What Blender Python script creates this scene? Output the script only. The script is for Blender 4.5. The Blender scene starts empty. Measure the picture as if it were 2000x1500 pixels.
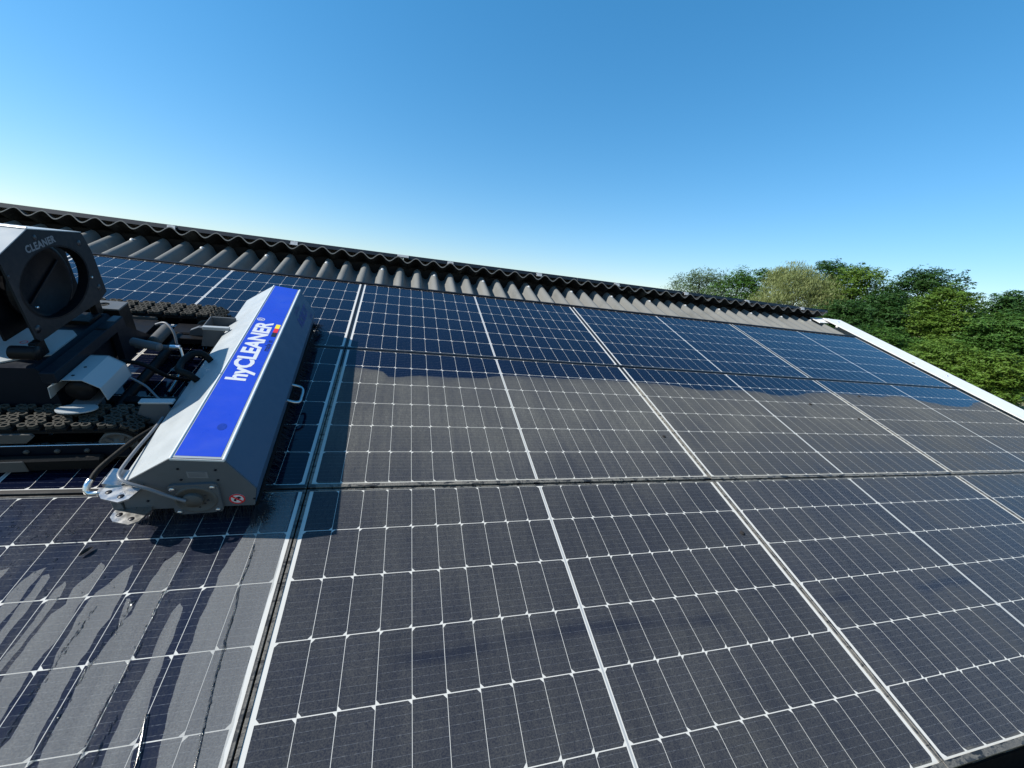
import bpy, bmesh, math, random
from mathutils import Vector, Matrix, Euler, noise
R = math.radians
scene = bpy.context.scene
col = scene.collection
rnd = random.Random(7)

# ------------------------------------------------------------------ frame of the roof
PITCH = R(20)                                  # roof slope
RX = Matrix.Rotation(PITCH, 4, 'X')            # roof (u along ridge, v up slope, w normal) -> world
def W(u, v, w=0.0): return RX @ Vector((u, v, w))

# ------------------------------------------------------------------ camera
cam = bpy.data.cameras.new('camera'); camo = bpy.data.objects.new('camera', cam); col.objects.link(camo)
cam.sensor_width = 36.0; cam.lens = 14.126; cam.clip_start = 0.05; cam.clip_end = 5000
rows = [[0.960632224682919, -0.256014948191069, 0.10789844856840976],
        [-0.04680166237934266, 0.2336968840770074, 0.9711824600821556],
        [-0.27385275842918855, -0.9379989939629052, 0.21251483248305858]]
M = Matrix(rows).transposed().to_4x4(); M.translation = Vector((1.1698, -3.906, -0.148))
camo.matrix_world = M
scene.camera = camo

# ------------------------------------------------------------------ sky and sun
SUN = Vector((-0.753, -0.0139, 0.658)).normalized()      # towards the sun
world = bpy.data.worlds.new('World'); scene.world = world; world.use_nodes = True
nt = world.node_tree; nt.nodes.clear()
sky = nt.nodes.new('ShaderNodeTexSky'); sky.sky_type = 'NISHITA'; sky.sun_disc = False
sky.sun_elevation = math.asin(SUN.z); sky.sun_rotation = math.atan2(SUN.x, SUN.y)
sky.altitude = 100; sky.air_density = 1.1; sky.dust_density = 0.15; sky.ozone_density = 6.0
bg = nt.nodes.new('ShaderNodeBackground'); bg.inputs[1].default_value = 0.137
wo = nt.nodes.new('ShaderNodeOutputWorld')
gy = nt.nodes.new('ShaderNodeVectorMath'); gy.operation = 'DOT_PRODUCT'; gy.inputs[1].default_value = (1 / 3, 1 / 3, 1 / 3)
hs = nt.nodes.new('ShaderNodeMix'); hs.data_type = 'RGBA'; hs.clamp_factor = False; hs.inputs[0].default_value = 1.6     # a phone's colour saturation
tn = nt.nodes.new('ShaderNodeMix'); tn.data_type = 'RGBA'; tn.blend_type = 'MULTIPLY'; tn.inputs[0].default_value = 1.0
tn.inputs[7].default_value = (1.20, 1.05, 1.0, 1)
nt.links.new(sky.outputs[0], gy.inputs[0]); nt.links.new(gy.outputs['Value'], hs.inputs[6]); nt.links.new(sky.outputs[0], hs.inputs[7])
mxv = nt.nodes.new('ShaderNodeVectorMath'); mxv.operation = 'MAXIMUM'; mxv.inputs[1].default_value = (0.001, 0.001, 0.001)
gm = nt.nodes.new('ShaderNodeGamma'); gm.inputs[1].default_value = 0.8
nt.links.new(hs.outputs[2], mxv.inputs[0]); nt.links.new(mxv.outputs[0], gm.inputs[0]); nt.links.new(gm.outputs[0], tn.inputs[6]); nt.links.new(tn.outputs[2], bg.inputs[0]); nt.links.new(bg.outputs[0], wo.inputs[0])
sl = bpy.data.lights.new('sun', 'SUN'); sl.energy = 5.0; sl.angle = R(0.5); sl.color = (1.0, 0.95, 0.86)
so = bpy.data.objects.new('sun', sl); col.objects.link(so)
so.rotation_euler = SUN.to_track_quat('Z', 'Y').to_euler()
scene.view_settings.view_transform = 'Standard'; scene.view_settings.look = 'None'
scene.view_settings.exposure = 0.6; scene.view_settings.gamma = 1.0

# ------------------------------------------------------------------ node helpers
class NT:
    def __init__(s, name):
        s.m = bpy.data.materials.new(name); s.m.use_nodes = True
        s.t = s.m.node_tree; s.t.nodes.clear()
        s.out = s.t.nodes.new('ShaderNodeOutputMaterial')
    def n(s, typ, **kw):
        x = s.t.nodes.new(typ)
        for k, v in kw.items(): setattr(x, k, v)
        return x
    def l(s, a, b): s.t.links.new(a, b)
    def setin(s, sock, v):
        if isinstance(v, bpy.types.NodeSocket): s.l(v, sock)
        else: sock.default_value = v
    def math(s, op, a, b=0.0, c=None, clamp=False):
        x = s.n('ShaderNodeMath', operation=op, use_clamp=clamp)
        s.setin(x.inputs[0], a); s.setin(x.inputs[1], b)
        if c is not None: s.setin(x.inputs[2], c)
        return x.outputs[0]
    def step(s, v, lo, hi, a=0.0, b=1.0):
        x = s.n('ShaderNodeMapRange', interpolation_type='SMOOTHSTEP')
        s.setin(x.inputs['Value'], v)
        x.inputs['From Min'].default_value = lo; x.inputs['From Max'].default_value = hi
        x.inputs['To Min'].default_value = a; x.inputs['To Max'].default_value = b
        return x.outputs[0]
    def mix(s, f, a, b, blend='MIX'):
        x = s.n('ShaderNodeMix', data_type='RGBA', blend_type=blend)
        s.setin(x.inputs[0], f); s.setin(x.inputs[6], a); s.setin(x.inputs[7], b)
        return x.outputs[2]
    def noise(s, vec, scale, detail=3, rough=0.55, dist=0.0):
        x = s.n('ShaderNodeTexNoise'); x.inputs['Scale'].default_value = scale
        x.inputs['Detail'].default_value = detail; x.inputs['Roughness'].default_value = rough
        x.inputs['Distortion'].default_value = dist
        if vec is not None: s.l(vec, x.inputs['Vector'])
        return x.outputs[0]
    def bsdf(s, color, rough=0.5, metal=0.0, spec=0.5, **kw):
        x = s.n('ShaderNodeBsdfPrincipled')
        s.setin(x.inputs['Base Color'], color); s.setin(x.inputs['Roughness'], rough)
        s.setin(x.inputs['Metallic'], metal); s.setin(x.inputs['Specular IOR Level'], spec)
        for k, v in kw.items(): s.setin(x.inputs[k], v)
        return x.outputs[0]
    def surf(s, sh): s.l(sh, s.out.inputs[0]); return s.m
    def obj(s): return s.n('ShaderNodeTexCoord').outputs['Object']
    def bump(s, h, strength=0.3, dist=0.01):
        x = s.n('ShaderNodeBump'); x.inputs['Strength'].default_value = strength
        x.inputs['Distance'].default_value = dist; s.l(h, x.inputs['Height']); return x.outputs[0]

def c4(c): return (c[0], c[1], c[2], 1.0)
def plain(name, color, rough=0.5, metal=0.0, spec=0.5, var=0.12, scale=25, bump=0.0, grime=None):
    s = NT(name); o = s.obj()
    nz = s.noise(o, scale, 4)
    dk = tuple(x * (1 - var) for x in color); lt = tuple(min(1, x * (1 + var)) for x in color)
    c = s.mix(nz, c4(dk), c4(lt))
    if grime:
        g = s.step(s.noise(o, scale * 0.35, 5, 0.7), 0.55, 0.75)
        c = s.mix(s.math('MULTIPLY', g, grime[1]), c, c4(grime[0]))
    rg = s.step(s.noise(o, scale * 2.1, 3), 0.2, 0.8, max(0.02, rough - 0.08), min(1, rough + 0.1))
    kw = {}
    if bump: kw['Normal'] = s.bump(s.noise(o, scale * 6, 3), bump, 0.004)
    return s.surf(s.bsdf(c, rg, metal, spec, **kw))

# --- dust on the array: lies below a washed edge that wanders along the middle row, right of the machine
EDGE = [(0.88, -1.765), (1.03, -1.78), (1.10, -1.80), (1.13, -1.845), (1.26, -1.822), (1.45, -1.82), (1.63, -1.812), (1.84, -1.766), (2.05, -1.77),
        (2.4, -1.758), (2.63, -1.763), (2.8, -1.767), (3.03, -1.794), (3.2, -1.818), (3.41, -1.792), (3.61, -1.796), (3.78, -1.832),
        (4.01, -1.806), (4.31, -1.763), (4.65, -1.765), (4.84, -1.778), (5.1, -1.752), (5.26, -1.796), (5.44, -1.835), (5.71, -1.87), (6.12, -1.78), (7.0, -1.8)]
def roof_uv(s):
    g = s.n('ShaderNodeNewGeometry'); sep = s.n('ShaderNodeSeparateXYZ'); s.l(g.outputs['Position'], sep.inputs[0])
    v = s.math('ADD', s.math('MULTIPLY', sep.outputs['Y'], math.cos(PITCH)), s.math('MULTIPLY', sep.outputs['Z'], math.sin(PITCH)))
    cb = s.n('ShaderNodeCombineXYZ'); s.l(sep.outputs['X'], cb.inputs[0]); s.l(v, cb.inputs[1])
    return sep.outputs['X'], v, cb.outputs[0]
def scaled(s, vec, sc):
    x = s.n('ShaderNodeVectorMath', operation='MULTIPLY'); s.l(vec, x.inputs[0]); x.inputs[1].default_value = sc
    return x.outputs[0]
def dust(s):
    u, v, p = roof_uv(s)
    fc = s.n('ShaderNodeFloatCurve'); cv = fc.mapping.curves[0]
    pts = [(a / 7.0, (b + 1.9) / 0.2) for a, b in EDGE]
    cv.points[0].location = (0, pts[0][1]); cv.points[1].location = (1, pts[-1][1])
    for a, b in pts[:-1]: cv.points.new(a, b)
    fc.mapping.update()
    s.l(s.math('DIVIDE', u, 7.0), fc.inputs['Value'])
    vb = s.math('SUBTRACT', s.math('MULTIPLY', fc.outputs[0], 0.2), 1.9)
    wob = s.math('MULTIPLY', s.math('SUBTRACT', s.noise(p, 22, 3), 0.5), 0.022)
    d = s.math('ADD', s.math('SUBTRACT', vb, v), wob)
    below = s.math('MULTIPLY', s.step(d, -0.002, 0.012), s.step(s.math('ADD', d, s.math('MULTIPLY', s.noise(scaled(s, p, (11, 2.0, 1)), 1.0, 4, 0.6), 0.05)), 0.0, 0.10, 0.62, 1.0))
    right = s.step(u, 0.868, 0.872)
    m = s.math('MULTIPLY', below, right)
    # body of the dust: fine grain, faint runs down the slope, thinner lower down
    grain = s.noise(p, 260, 2, 0.7)
    grain2 = s.noise(scaled(s, p, (1.0, 0.45, 1)), 90, 3, 0.7)
    runs = s.noise(scaled(s, p, (26, 1.3, 1)), 1.0, 3, 0.6)
    big = s.noise(p, 2.3, 3, 0.6)
    amt = s.math('ADD', s.step(grain, 0.3, 0.72, 0.55, 1.25), s.math('MULTIPLY', s.math('SUBTRACT', grain2, 0.5), 0.9))
    amt = s.math('MULTIPLY', amt, s.step(runs, 0.25, 0.75, 0.86, 1.14))
    amt = s.math('MULTIPLY', amt, s.step(big, 0.3, 0.7, 0.82, 1.15))
    heavy = s.step(v, -2.85, -2.1, 0.60, 1.22)
    # a few wiped bands across the lower row
    wv = s.math('ADD', v, s.math('MULTIPLY', s.noise(p, 1.7, 2), 0.10))
    wipe = s.math('MULTIPLY', s.step(s.math('ABSOLUTE', s.math('ADD', wv, 3.155)), 0.0, 0.03, 1.0, 0.0), s.step(s.noise(p, 1.9, 2), 0.46, 0.58))
    amt = s.math('MULTIPLY', amt, s.math('SUBTRACT', 1.0, s.math('MULTIPLY', wipe, 0.45)))
    body = s.math('MULTIPLY', amt, heavy)
    # thin muddy residue where water has run over the lowest row left of the gap
    mud = s.math('MULTIPLY', s.math('SUBTRACT', 1.0, right), s.step(v, -2.60, -2.63))
    blot = s.step(s.noise(scaled(s, p, (9, 3.0, 1)), 1.0, 4, 0.65), 0.35, 0.7, 0.16, 0.42)
    return s.math('ADD', s.math('MULTIPLY', m, body), s.math('MULTIPLY', s.math('MULTIPLY', mud, blot), amt)), u, v, p
DUSTC = (0.33, 0.322, 0.268, 1)
def glass_mat(name, color, dk, lines=False):
    s = NT(name); f, u, v, p = dust(s)
    o = s.obj(); base = c4(color)
    oi = s.n('ShaderNodeObjectInfo')
    if lines:
        sp = s.n('ShaderNodeSeparateXYZ'); s.l(o, sp.inputs[0])
        big = s.noise(p, 7, 2)
        base = s.mix(big, c4(tuple(x * 0.8 for x in color)), c4(tuple(x * 1.25 for x in color)))
        # nine hair-thin busbars along the length of each cell, five fine dots where they end
        y = s.math('ADD', sp.outputs['Y'], 0.504)
        fr = s.math('ABSOLUTE', s.math('SUBTRACT', s.math('FRACT', s.math('DIVIDE', y, 0.01867)), 0.5))
        ln = s.step(fr, 0.018, 0.036, 1.0, 0.0)
        brk = s.step(s.noise(scaled(s, p, (120, 1200, 1)), 1.0, 1), 0.40, 0.66, 0.12, 1.0)
        ln = s.math('MULTIPLY', ln, brk)
        base = s.mix(s.math('MULTIPLY', ln, 0.55), base, (0.15, 0.165, 0.19, 1))
    sy = s.n('ShaderNodeSeparateXYZ'); s.l(o, sy.inputs[0])
    acc = s.step(s.math('ADD', sy.outputs['Y'], s.math('MULTIPLY', s.math('SUBTRACT', s.noise(p, 45, 3), 0.5), 0.016)), -0.494, -0.507, 1.0, 2.6)
    f = s.math('MULTIPLY', f, acc)
    if lines: base = s.mix(1.0, base, s.mix(oi.outputs['Random'], (0.72, 0.74, 0.80, 1), (1.3, 1.28, 1.22, 1)), 'MULTIPLY')
    kd = s.math('MULTIPLY', f, dk, clamp=True)
    c = s.mix(kd, base, DUSTC)
    spec = s.math('MULTIPLY', s.math('SUBTRACT', 1.0, s.math('MINIMUM', f, 0.93)), 0.30)
    rg = s.math('ADD', 0.06, s.math('MULTIPLY', s.math('MINIMUM', f, 1.0), 0.5))
    return s.surf(s.bsdf(c, rg, 0, spec))
M_cell = glass_mat('cell_glass', (0.0030, 0.0052, 0.0165), 0.205, True)
M_back = glass_mat('backsheet', (0.53, 0.515, 0.475), 0.26)
def frame_mat():
    s = NT('black_anodised'); f, u, v, p = dust(s)
    blot = s.step(s.noise(p, 34, 4, 0.65), 0.50, 0.60)
    k = s.math('MULTIPLY', s.math('MULTIPLY', f, s.math('SUBTRACT', 1.0, s.math('MULTIPLY', blot, 0.8))), 0.72, clamp=True)
    c = s.mix(k, (0.010, 0.0105, 0.012, 1), (0.24, 0.22, 0.18, 1))
    c = s.mix(s.step(s.noise(scaled(s, p, (16, 60, 1)), 1.0, 3, 0.6), 0.56, 0.62), c, (0.012, 0.011, 0.010, 1))
    return s.surf(s.bsdf(c, s.math('ADD', 0.38, s.math('MULTIPLY', k, 0.4)), 0.0, 0.5))
M_frame = frame_mat()
def fibre_mat(name, a, b):
    s = NT(name); u, v, p = roof_uv(s)
    o = s.obj()
    st = s.noise(scaled(s, p, (14, 1.2, 1)), 1.0, 4, 0.65)
    c = s.mix(st, c4(a), c4(b))
    sp = s.step(s.noise(p, 55, 4, 0.7), 0.58, 0.74)
    c = s.mix(s.math('MULTIPLY', sp, 0.6), c, (0.10, 0.10, 0.085, 1))
    li = s.step(s.noise(p, 9, 4, 0.7), 0.60, 0.75)
    c = s.mix(s.math('MULTIPLY', li, 0.40), c, (0.27, 0.27, 0.21, 1))
    stn = s.step(s.noise(scaled(s, p, (5, 1.6, 1)), 1.0, 5, 0.7), 0.50, 0.68)
    c = s.mix(s.math('MULTIPLY', stn, 0.55), c, (0.085, 0.088, 0.082, 1))
    return s.surf(s.bsdf(c, 0.85, 0, 0.25, Normal=s.bump(s.noise(p, 160, 3), 0.35, 0.004)))
M_fibre = fibre_mat('fibre_cement', (0.112, 0.114, 0.108), (0.172, 0.173, 0.164))
M_fibre_shade = fibre_mat('fibre_cement_shaded', (0.006, 0.006, 0.006), (0.012, 0.012, 0.012))  # near-black fibre cement: shade under the ridge overhang put into its colour
M_trim = plain('white_sheet_metal', (0.62, 0.62, 0.61), 0.45, var=0.04, scale=6, grime=((0.33, 0.31, 0.26), 0.4))
M_black = plain('black_paint', (0.008, 0.008, 0.009), 0.42, var=0.2, spec=0.12)
M_void = plain('dark_timber', (0.02, 0.017, 0.015), 0.9, var=0.3, spec=0.12)
M_wall = plain('rendered_wall', (0.55, 0.52, 0.46), 0.9, var=0.1, scale=3)
M_alu = plain('aluminium', (0.75, 0.76, 0.77), 0.30, 1.0, var=0.06)
M_steel = plain('stainless_steel', (0.52, 0.52, 0.51), 0.33, 1.0, var=0.08)
M_white = plain('white_paint', (0.31, 0.335, 0.345), 0.42, var=0.03, scale=8, grime=((0.24, 0.24, 0.22), 0.40))
M_smudge = plain('blue_smudge', (0.012, 0.036, 0.27), 0.3, var=0.2)
M_flank = plain('flank_shade_paint', (0.060, 0.098, 0.150), 0.42, var=0.05, scale=8, spec=0.25)  # white cover's shaded flank, its shade put into the colour
M_bead = plain('white_edge', (0.55, 0.57, 0.57), 0.4, var=0.03)
M_plate = plain('grey_coated_plate', (0.085, 0.095, 0.105), 0.5, var=0.08, scale=12, grime=((0.06, 0.06, 0.06), 0.4), spec=0.25)
M_blue = plain('blue_vinyl', (0.0165, 0.052, 0.44), 0.32, var=0.08, scale=9, grime=((0.035, 0.075, 0.42), 0.5))
M_navy = plain('dark_blue_vinyl', (0.012, 0.022, 0.16), 0.4, var=0.1)
M_ltr = plain('white_vinyl', (0.56, 0.57, 0.58), 0.4, var=0.02)
M_red = plain('red_vinyl', (0.60, 0.02, 0.025), 0.4, var=0.05)
M_yel = plain('yellow_vinyl', (0.85, 0.62, 0.02), 0.4, var=0.05)
M_ink = plain('black_vinyl', (0.012, 0.012, 0.016), 0.4, var=0.05)
M_rub = plain('black_rubber', (0.009, 0.009, 0.009), 0.62, var=0.25, bump=0.2, spec=0.12)
M_pad = plain('dusty_rubber', (0.05, 0.047, 0.040), 0.8, var=0.3, scale=60, grime=((0.11, 0.10, 0.08), 0.5), spec=0.12)
M_cast = plain('grey_casting', (0.085, 0.084, 0.080), 0.5, var=0.12, grime=((0.06, 0.055, 0.05), 0.5), spec=0.12)
M_chas = plain('dark_chassis_paint', (0.008, 0.011, 0.017), 0.42, var=0.15, spec=0.12)
M_reel = plain('slate_plate', (0.011, 0.0145, 0.019), 0.45, var=0.1, grime=((0.02, 0.02, 0.019), 0.25), spec=0.12)
M_drum = plain('drum_plastic', (0.004, 0.0045, 0.0065), 0.5, var=0.15, spec=0.12)
M_cable = plain('grey_cable', (0.14, 0.15, 0.165), 0.45, var=0.06)
M_bris = plain('nylon_bristle', (0.02, 0.022, 0.028), 0.5, var=0.2, spec=0.12)
M_clampm = plain('dull_zinc', (0.42, 0.43, 0.43), 0.45, 0.0, var=0.08)
M_gutter = plain('brown_metal', (0.006, 0.004, 0.0035), 0.9, var=0.25, spec=0.1)

# ------------------------------------------------------------------ mesh builder
class MB:
    def __init__(s): s.v = []; s.f = []; s.mi = []; s.cur = 0; s.sm = []; s.smooth = False
    def add(s, vs, fs):
        b = len(s.v); s.v += [tuple(x) for x in vs]
        for f in fs: s.f.append([b + i for i in f]); s.mi.append(s.cur); s.sm.append(s.smooth)
        return s
    def box(s, x0, x1, y0, y1, z0, z1, b=0.0, mat=None):
        if b <= 0:
            vs = [(x, y, z) for z in (z0, z1) for y in (y0, y1) for x in (x0, x1)]
            fs = [(0, 2, 3, 1), (4, 5, 7, 6), (0, 1, 5, 4), (2, 6, 7, 3), (0, 4, 6, 2), (1, 3, 7, 5)]
        else:
            bm = bmesh.new(); bmesh.ops.create_cube(bm, size=1)
            for v in bm.verts: v.co = Vector(((x0 + x1) / 2 + v.co.x * (x1 - x0), (y0 + y1) / 2 + v.co.y * (y1 - y0), (z0 + z1) / 2 + v.co.z * (z1 - z0)))
            bmesh.ops.bevel(bm, geom=bm.edges[:], offset=b, segments=1, affect='EDGES', profile=0.5)
            bm.verts.index_update(); vs = [v.co.copy() for v in bm.verts]; fs = [[v.index for v in f.verts] for f in bm.faces]; bm.free()
        if mat is not None: vs = [mat @ Vector(v) for v in vs]
        return s.add(vs, fs)
    def prism(s, poly, a0, a1, axis=1, mat=None, caps=True):
        """poly = list of 2D points; extruded along axis (0 x,1 y,2 z)."""
        def P(p, a):
            return (a, p[0], p[1]) if axis == 0 else ((p[0], a, p[1]) if axis == 1 else (p[0], p[1], a))
        n = len(poly); vs = [P(p, a0) for p in poly] + [P(p, a1) for p in poly]
        ar = sum(poly[i][0] * poly[(i + 1) % n][1] - poly[(i + 1) % n][0] * poly[i][1] for i in range(n))
        flip = (ar > 0) ^ (axis == 1) ^ (a1 < a0)
        fs = []
        for i in range(n):
            j = (i + 1) % n; q = (i, j, n + j, n + i); fs.append(q if flip else q[::-1])
        if caps:
            fs.append(tuple(range(n))[::-1] if flip else tuple(range(n)))
            fs.append(tuple(range(n, 2 * n)) if flip else tuple(range(n, 2 * n))[::-1])
        if mat is not None: vs = [mat @ Vector(v) for v in vs]
        return s.add(vs, fs)
    def ringplate(s, outer, inner, a0, a1, axis=0, mat=None):
        """plate with a hole; outer and inner have the same count of points."""
        def P(p, a):
            return (a, p[0], p[1]) if axis == 0 else ((p[0], a, p[1]) if axis == 1 else (p[0], p[1], a))
        n = len(outer)
        vs = [P(p, a0) for p in outer] + [P(p, a0) for p in inner] + [P(p, a1) for p in outer] + [P(p, a1) for p in inner]
        fs = []
        for i in range(n):
            j = (i + 1) % n
            fs += [(i, j, n + j, n + i), (2 * n + j, 2 * n + i, 3 * n + i, 3 * n + j), (j, i, 2 * n + i, 2 * n + j), (n + i, n + j, 3 * n + j, 3 * n + i)]
        if mat is not None: vs = [mat @ Vector(v) for v in vs]
        return s.add(vs, fs)
    def lathe(s, prof, axis='Z', n=28, mat=None):
        vs = []; fs = []
        for (r, z) in prof:
            for k in range(n):
                a = 2 * math.pi * k / n; x, y = r * math.cos(a), r * math.sin(a)
                vs.append((x, y, z) if axis == 'Z' else ((x, z, y) if axis == 'Y' else (z, x, y)))
        m = len(prof)
        for i in range(m - 1):
            for k in range(n):
                k2 = (k + 1) % n; fs.append((i * n + k, i * n + k2, (i + 1) * n + k2, (i + 1) * n + k))
        if mat is not None: vs = [mat @ Vector(v) for v in vs]
        o = s.smooth; s.smooth = True; s.add(vs, fs); s.smooth = o
        return s
    def cyl(s, r, z0, z1, axis='Z', n=24, mat=None):
        return s.lathe([(0.0001, z0), (r, z0), (r, z0 + 1e-4), (r, z1 - 1e-4), (r, z1), (0.0001, z1)], axis, n, mat)
    def tube(s, pts, r, n=8, sub=6, closed_ends=True):
        pts = [Vector(p) for p in pts]
        if sub > 1 and len(pts) > 2:
            q = []
            for i in range(len(pts) - 1):
                p0 = pts[max(i - 1, 0)]; p1 = pts[i]; p2 = pts[i + 1]; p3 = pts[min(i + 2, len(pts) - 1)]
                for k in range(sub):
                    t = k / sub
                    q.append(0.5 * ((2 * p1) + (p2 - p0) * t + (2 * p0 - 5 * p1 + 4 * p2 - p3) * t * t + (3 * p1 - p0 - 3 * p2 + p3) * t ** 3))
            q.append(pts[-1]); pts = q
        vs = []; fs = []; up = Vector((0, 0, 1))
        prev = None
        for i, p in enumerate(pts):
            d = (pts[min(i + 1, len(pts) - 1)] - pts[max(i - 1, 0)]).normalized()
            if prev is None:
                a = d.cross(up)
                if a.length < 1e-3: a = d.cross(Vector((1, 0, 0)))
            else: a = prev - d * prev.dot(d)
            a.normalize(); b = d.cross(a); prev = a
            rr = r(i / (len(pts) - 1)) if callable(r) else r
            for k in range(n):
                t = 2 * math.pi * k / n; vs.append(p + a * (rr * math.cos(t)) + b * (rr * math.sin(t)))
        for i in range(len(pts) - 1):
            for k in range(n):
                k2 = (k + 1) % n; fs.append((i * n + k, i * n + k2, (i + 1) * n + k2, (i + 1) * n + k))
        o = s.smooth; s.smooth = True; s.add(vs, fs); s.smooth = o
        if closed_ends:
            m = len(pts) - 1; s.add(vs[:n], [tuple(range(n))[::-1]]); s.add(vs[m * n:], [tuple(range(n))])
        return s
    def quad(s, a, b, c, d): return s.add([a, b, c, d], [(0, 1, 2, 3)])
    def build(s, name, mats, parent=None, world=None):
        me = bpy.data.meshes.new(name); me.from_pydata(s.v, [], s.f)
        if not isinstance(mats, (list, tuple)): mats = [mats]
        for m in mats: me.materials.append(m)
        me.polygons.foreach_set('material_index', s.mi)
        me.polygons.foreach_set('use_smooth', s.sm); me.update()
        o = bpy.data.objects.new(name, me); col.objects.link(o)
        if parent is not None: o.parent = parent
        elif world is not None: o.matrix_world = world
        return o
def tag(o, label=None, cat=None, group=None, kind=None):
    if label: o['label'] = label
    if cat: o['category'] = cat
    if group: o['group'] = group
    if kind: o['kind'] = kind
    return o
def empty(name, mat):
    o = bpy.data.objects.new(name, None); o.empty_display_size = 0.1; col.objects.link(o); o.matrix_world = mat; return o
def roofmat(u, v, w=0.0, yaw=0.0): return RX @ Matrix.Translation((u, v, w)) @ Matrix.Rotation(yaw, 4, 'Z')
def copy_tree(o, parent=None):
    c = o.copy(); col.objects.link(c); c.parent = parent
    for ch in o.children: copy_tree(ch, c)
    return c
def circle(cx, cy, rx, ry=None, n=32, a0=0.0):
    ry = ry or rx
    return [(cx + rx * math.cos(a0 + 2 * math.pi * k / n), cy + ry * math.sin(a0 + 2 * math.pi * k / n)) for k in range(n)]

# ------------------------------------------------------------------ ground
GZ = -6.1
def ground():
    s = NT('ground_soil'); g = s.n('ShaderNodeNewGeometry'); p = g.outputs['Position']
    a = s.step(s.noise(p, 0.035, 5, 0.6), 0.42, 0.58)
    grass = s.mix(s.noise(p, 1.6, 4), (0.05, 0.085, 0.018, 1), (0.10, 0.13, 0.035, 1))
    sand = s.mix(s.noise(p, 0.9, 5), (0.36, 0.27, 0.18, 1), (0.48, 0.38, 0.27, 1))
    c = s.mix(a, sand, grass)
    m = s.surf(s.bsdf(c, 0.95, 0, 0.1))
    mb = MB(); N = 40; S = 2500
    def gx(i):
        t = i / N * 2 - 1; return S * (abs(t) ** 3) * (1 if t > 0 else -1)
    for j in range(N + 1):
        for i in range(N + 1): mb.v.append((gx(i), gx(j), GZ + 0.25 * (noise.noise(Vector((gx(i) * .05, gx(j) * .05, 0))))))
    for j in range(N):
        for i in range(N):
            a_ = j * (N + 1) + i; mb.f.append([a_, a_ + 1, a_ + N + 2, a_ + N + 1]); mb.mi.append(0); mb.sm.append(True)
    tag(mb.build('ground', m), kind='structure')
ground()

# ------------------------------------------------------------------ farm building (roof, walls)
PER = 0.1525; AMP = 0.0255; AMPL = 0.043; U0 = 0.384; CREST = -0.034; PERU = 0.1566; U0U = -1.537
def corr(u): return AMP * math.cos(2 * math.pi * (u - U0U) / PERU)
def corr_deep(u):
    c = math.cos(2 * math.pi * (u - U0) / PER); return AMPL * math.copysign(abs(c) ** 0.6, c)
def corrugated(u0, u1, rowsv, mb, thick=0.007, step=16, fn=lambda u, v: (u, v, 0.0), cf=None):
    cf = cf or corr
    n = int((u1 - u0) / PER * step); 
    vs = []; 
    for layer in (0, 1):
        for v in rowsv:
            for i in range(n + 1):
                u = u0 + (u1 - u0) * i / n; x, y, z = fn(u, v)
                vs.append((x, y, z + cf(u) - layer * thick))
    fs = []; m = len(rowsv); L = m * (n + 1)
    for j in range(m - 1):
        for i in range(n):
            a = j * (n + 1) + i; b = a + n + 1
            fs.append((a, a + 1, b + 1, b)); fs.append((L + a, L + b, L + b + 1, L + a + 1))
    mb.smooth = True; mb.add(vs, fs)
    mb.smooth = False; mb.cur = 1
    ed = []
    for i in range(n):
        ed.append((i, L + i, L + i + 1, i + 1)); a = (m - 1) * (n + 1) + i; ed.append((a, a + 1, L + a + 1, L + a))
    for j in range(m - 1):
        a = j * (n + 1); ed.append((a, a + n + 1, L + a + n + 1, L + a)); b = a + n; ed.append((b, L + b, L + b + n + 1, b + n + 1))
    mb.add(vs, ed); mb.cur = 0
bld = empty('farm_building', RX)
tag(bld, 'farm building under a corrugated grey fibre cement roof with white gable trim', 'building')
mb = MB(); corrugated(-4.3, 6.25, [-3.655, -2.6, -1.4, -0.45, 0.09], mb, fn=lambda u, v: (u, v, CREST - AMPL), cf=corr_deep)
mb.build('roof_sheet', [M_fibre, M_fibre], bld)
# sheet of the far slope: it overhangs the ridge and falls away behind it
E0 = Vector((0, 0.0325, 0.086 - AMP)); D = Vector((0, math.cos(2 * PITCH), -math.sin(2 * PITCH))); NB = Vector((0, math.sin(2 * PITCH), math.cos(2 * PITCH)))
def backpt(u, a, b): return Vector((u, E0.y, E0.z)) + D * a + NB * b
mb = MB()
bm_m = Matrix(((1, 0, 0, 0), (0, D.y, NB.y, E0.y), (0, D.z, NB.z, E0.z), (0, 0, 0, 1)))
mb2 = MB(); 
def back(u, v): return (u, v, 0.0)
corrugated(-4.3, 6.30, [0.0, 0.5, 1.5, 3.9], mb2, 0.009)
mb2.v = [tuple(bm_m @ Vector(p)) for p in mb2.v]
o = mb2.build('far_roof_sheet', [M_fibre_shade, M_fibre], bld)
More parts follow.
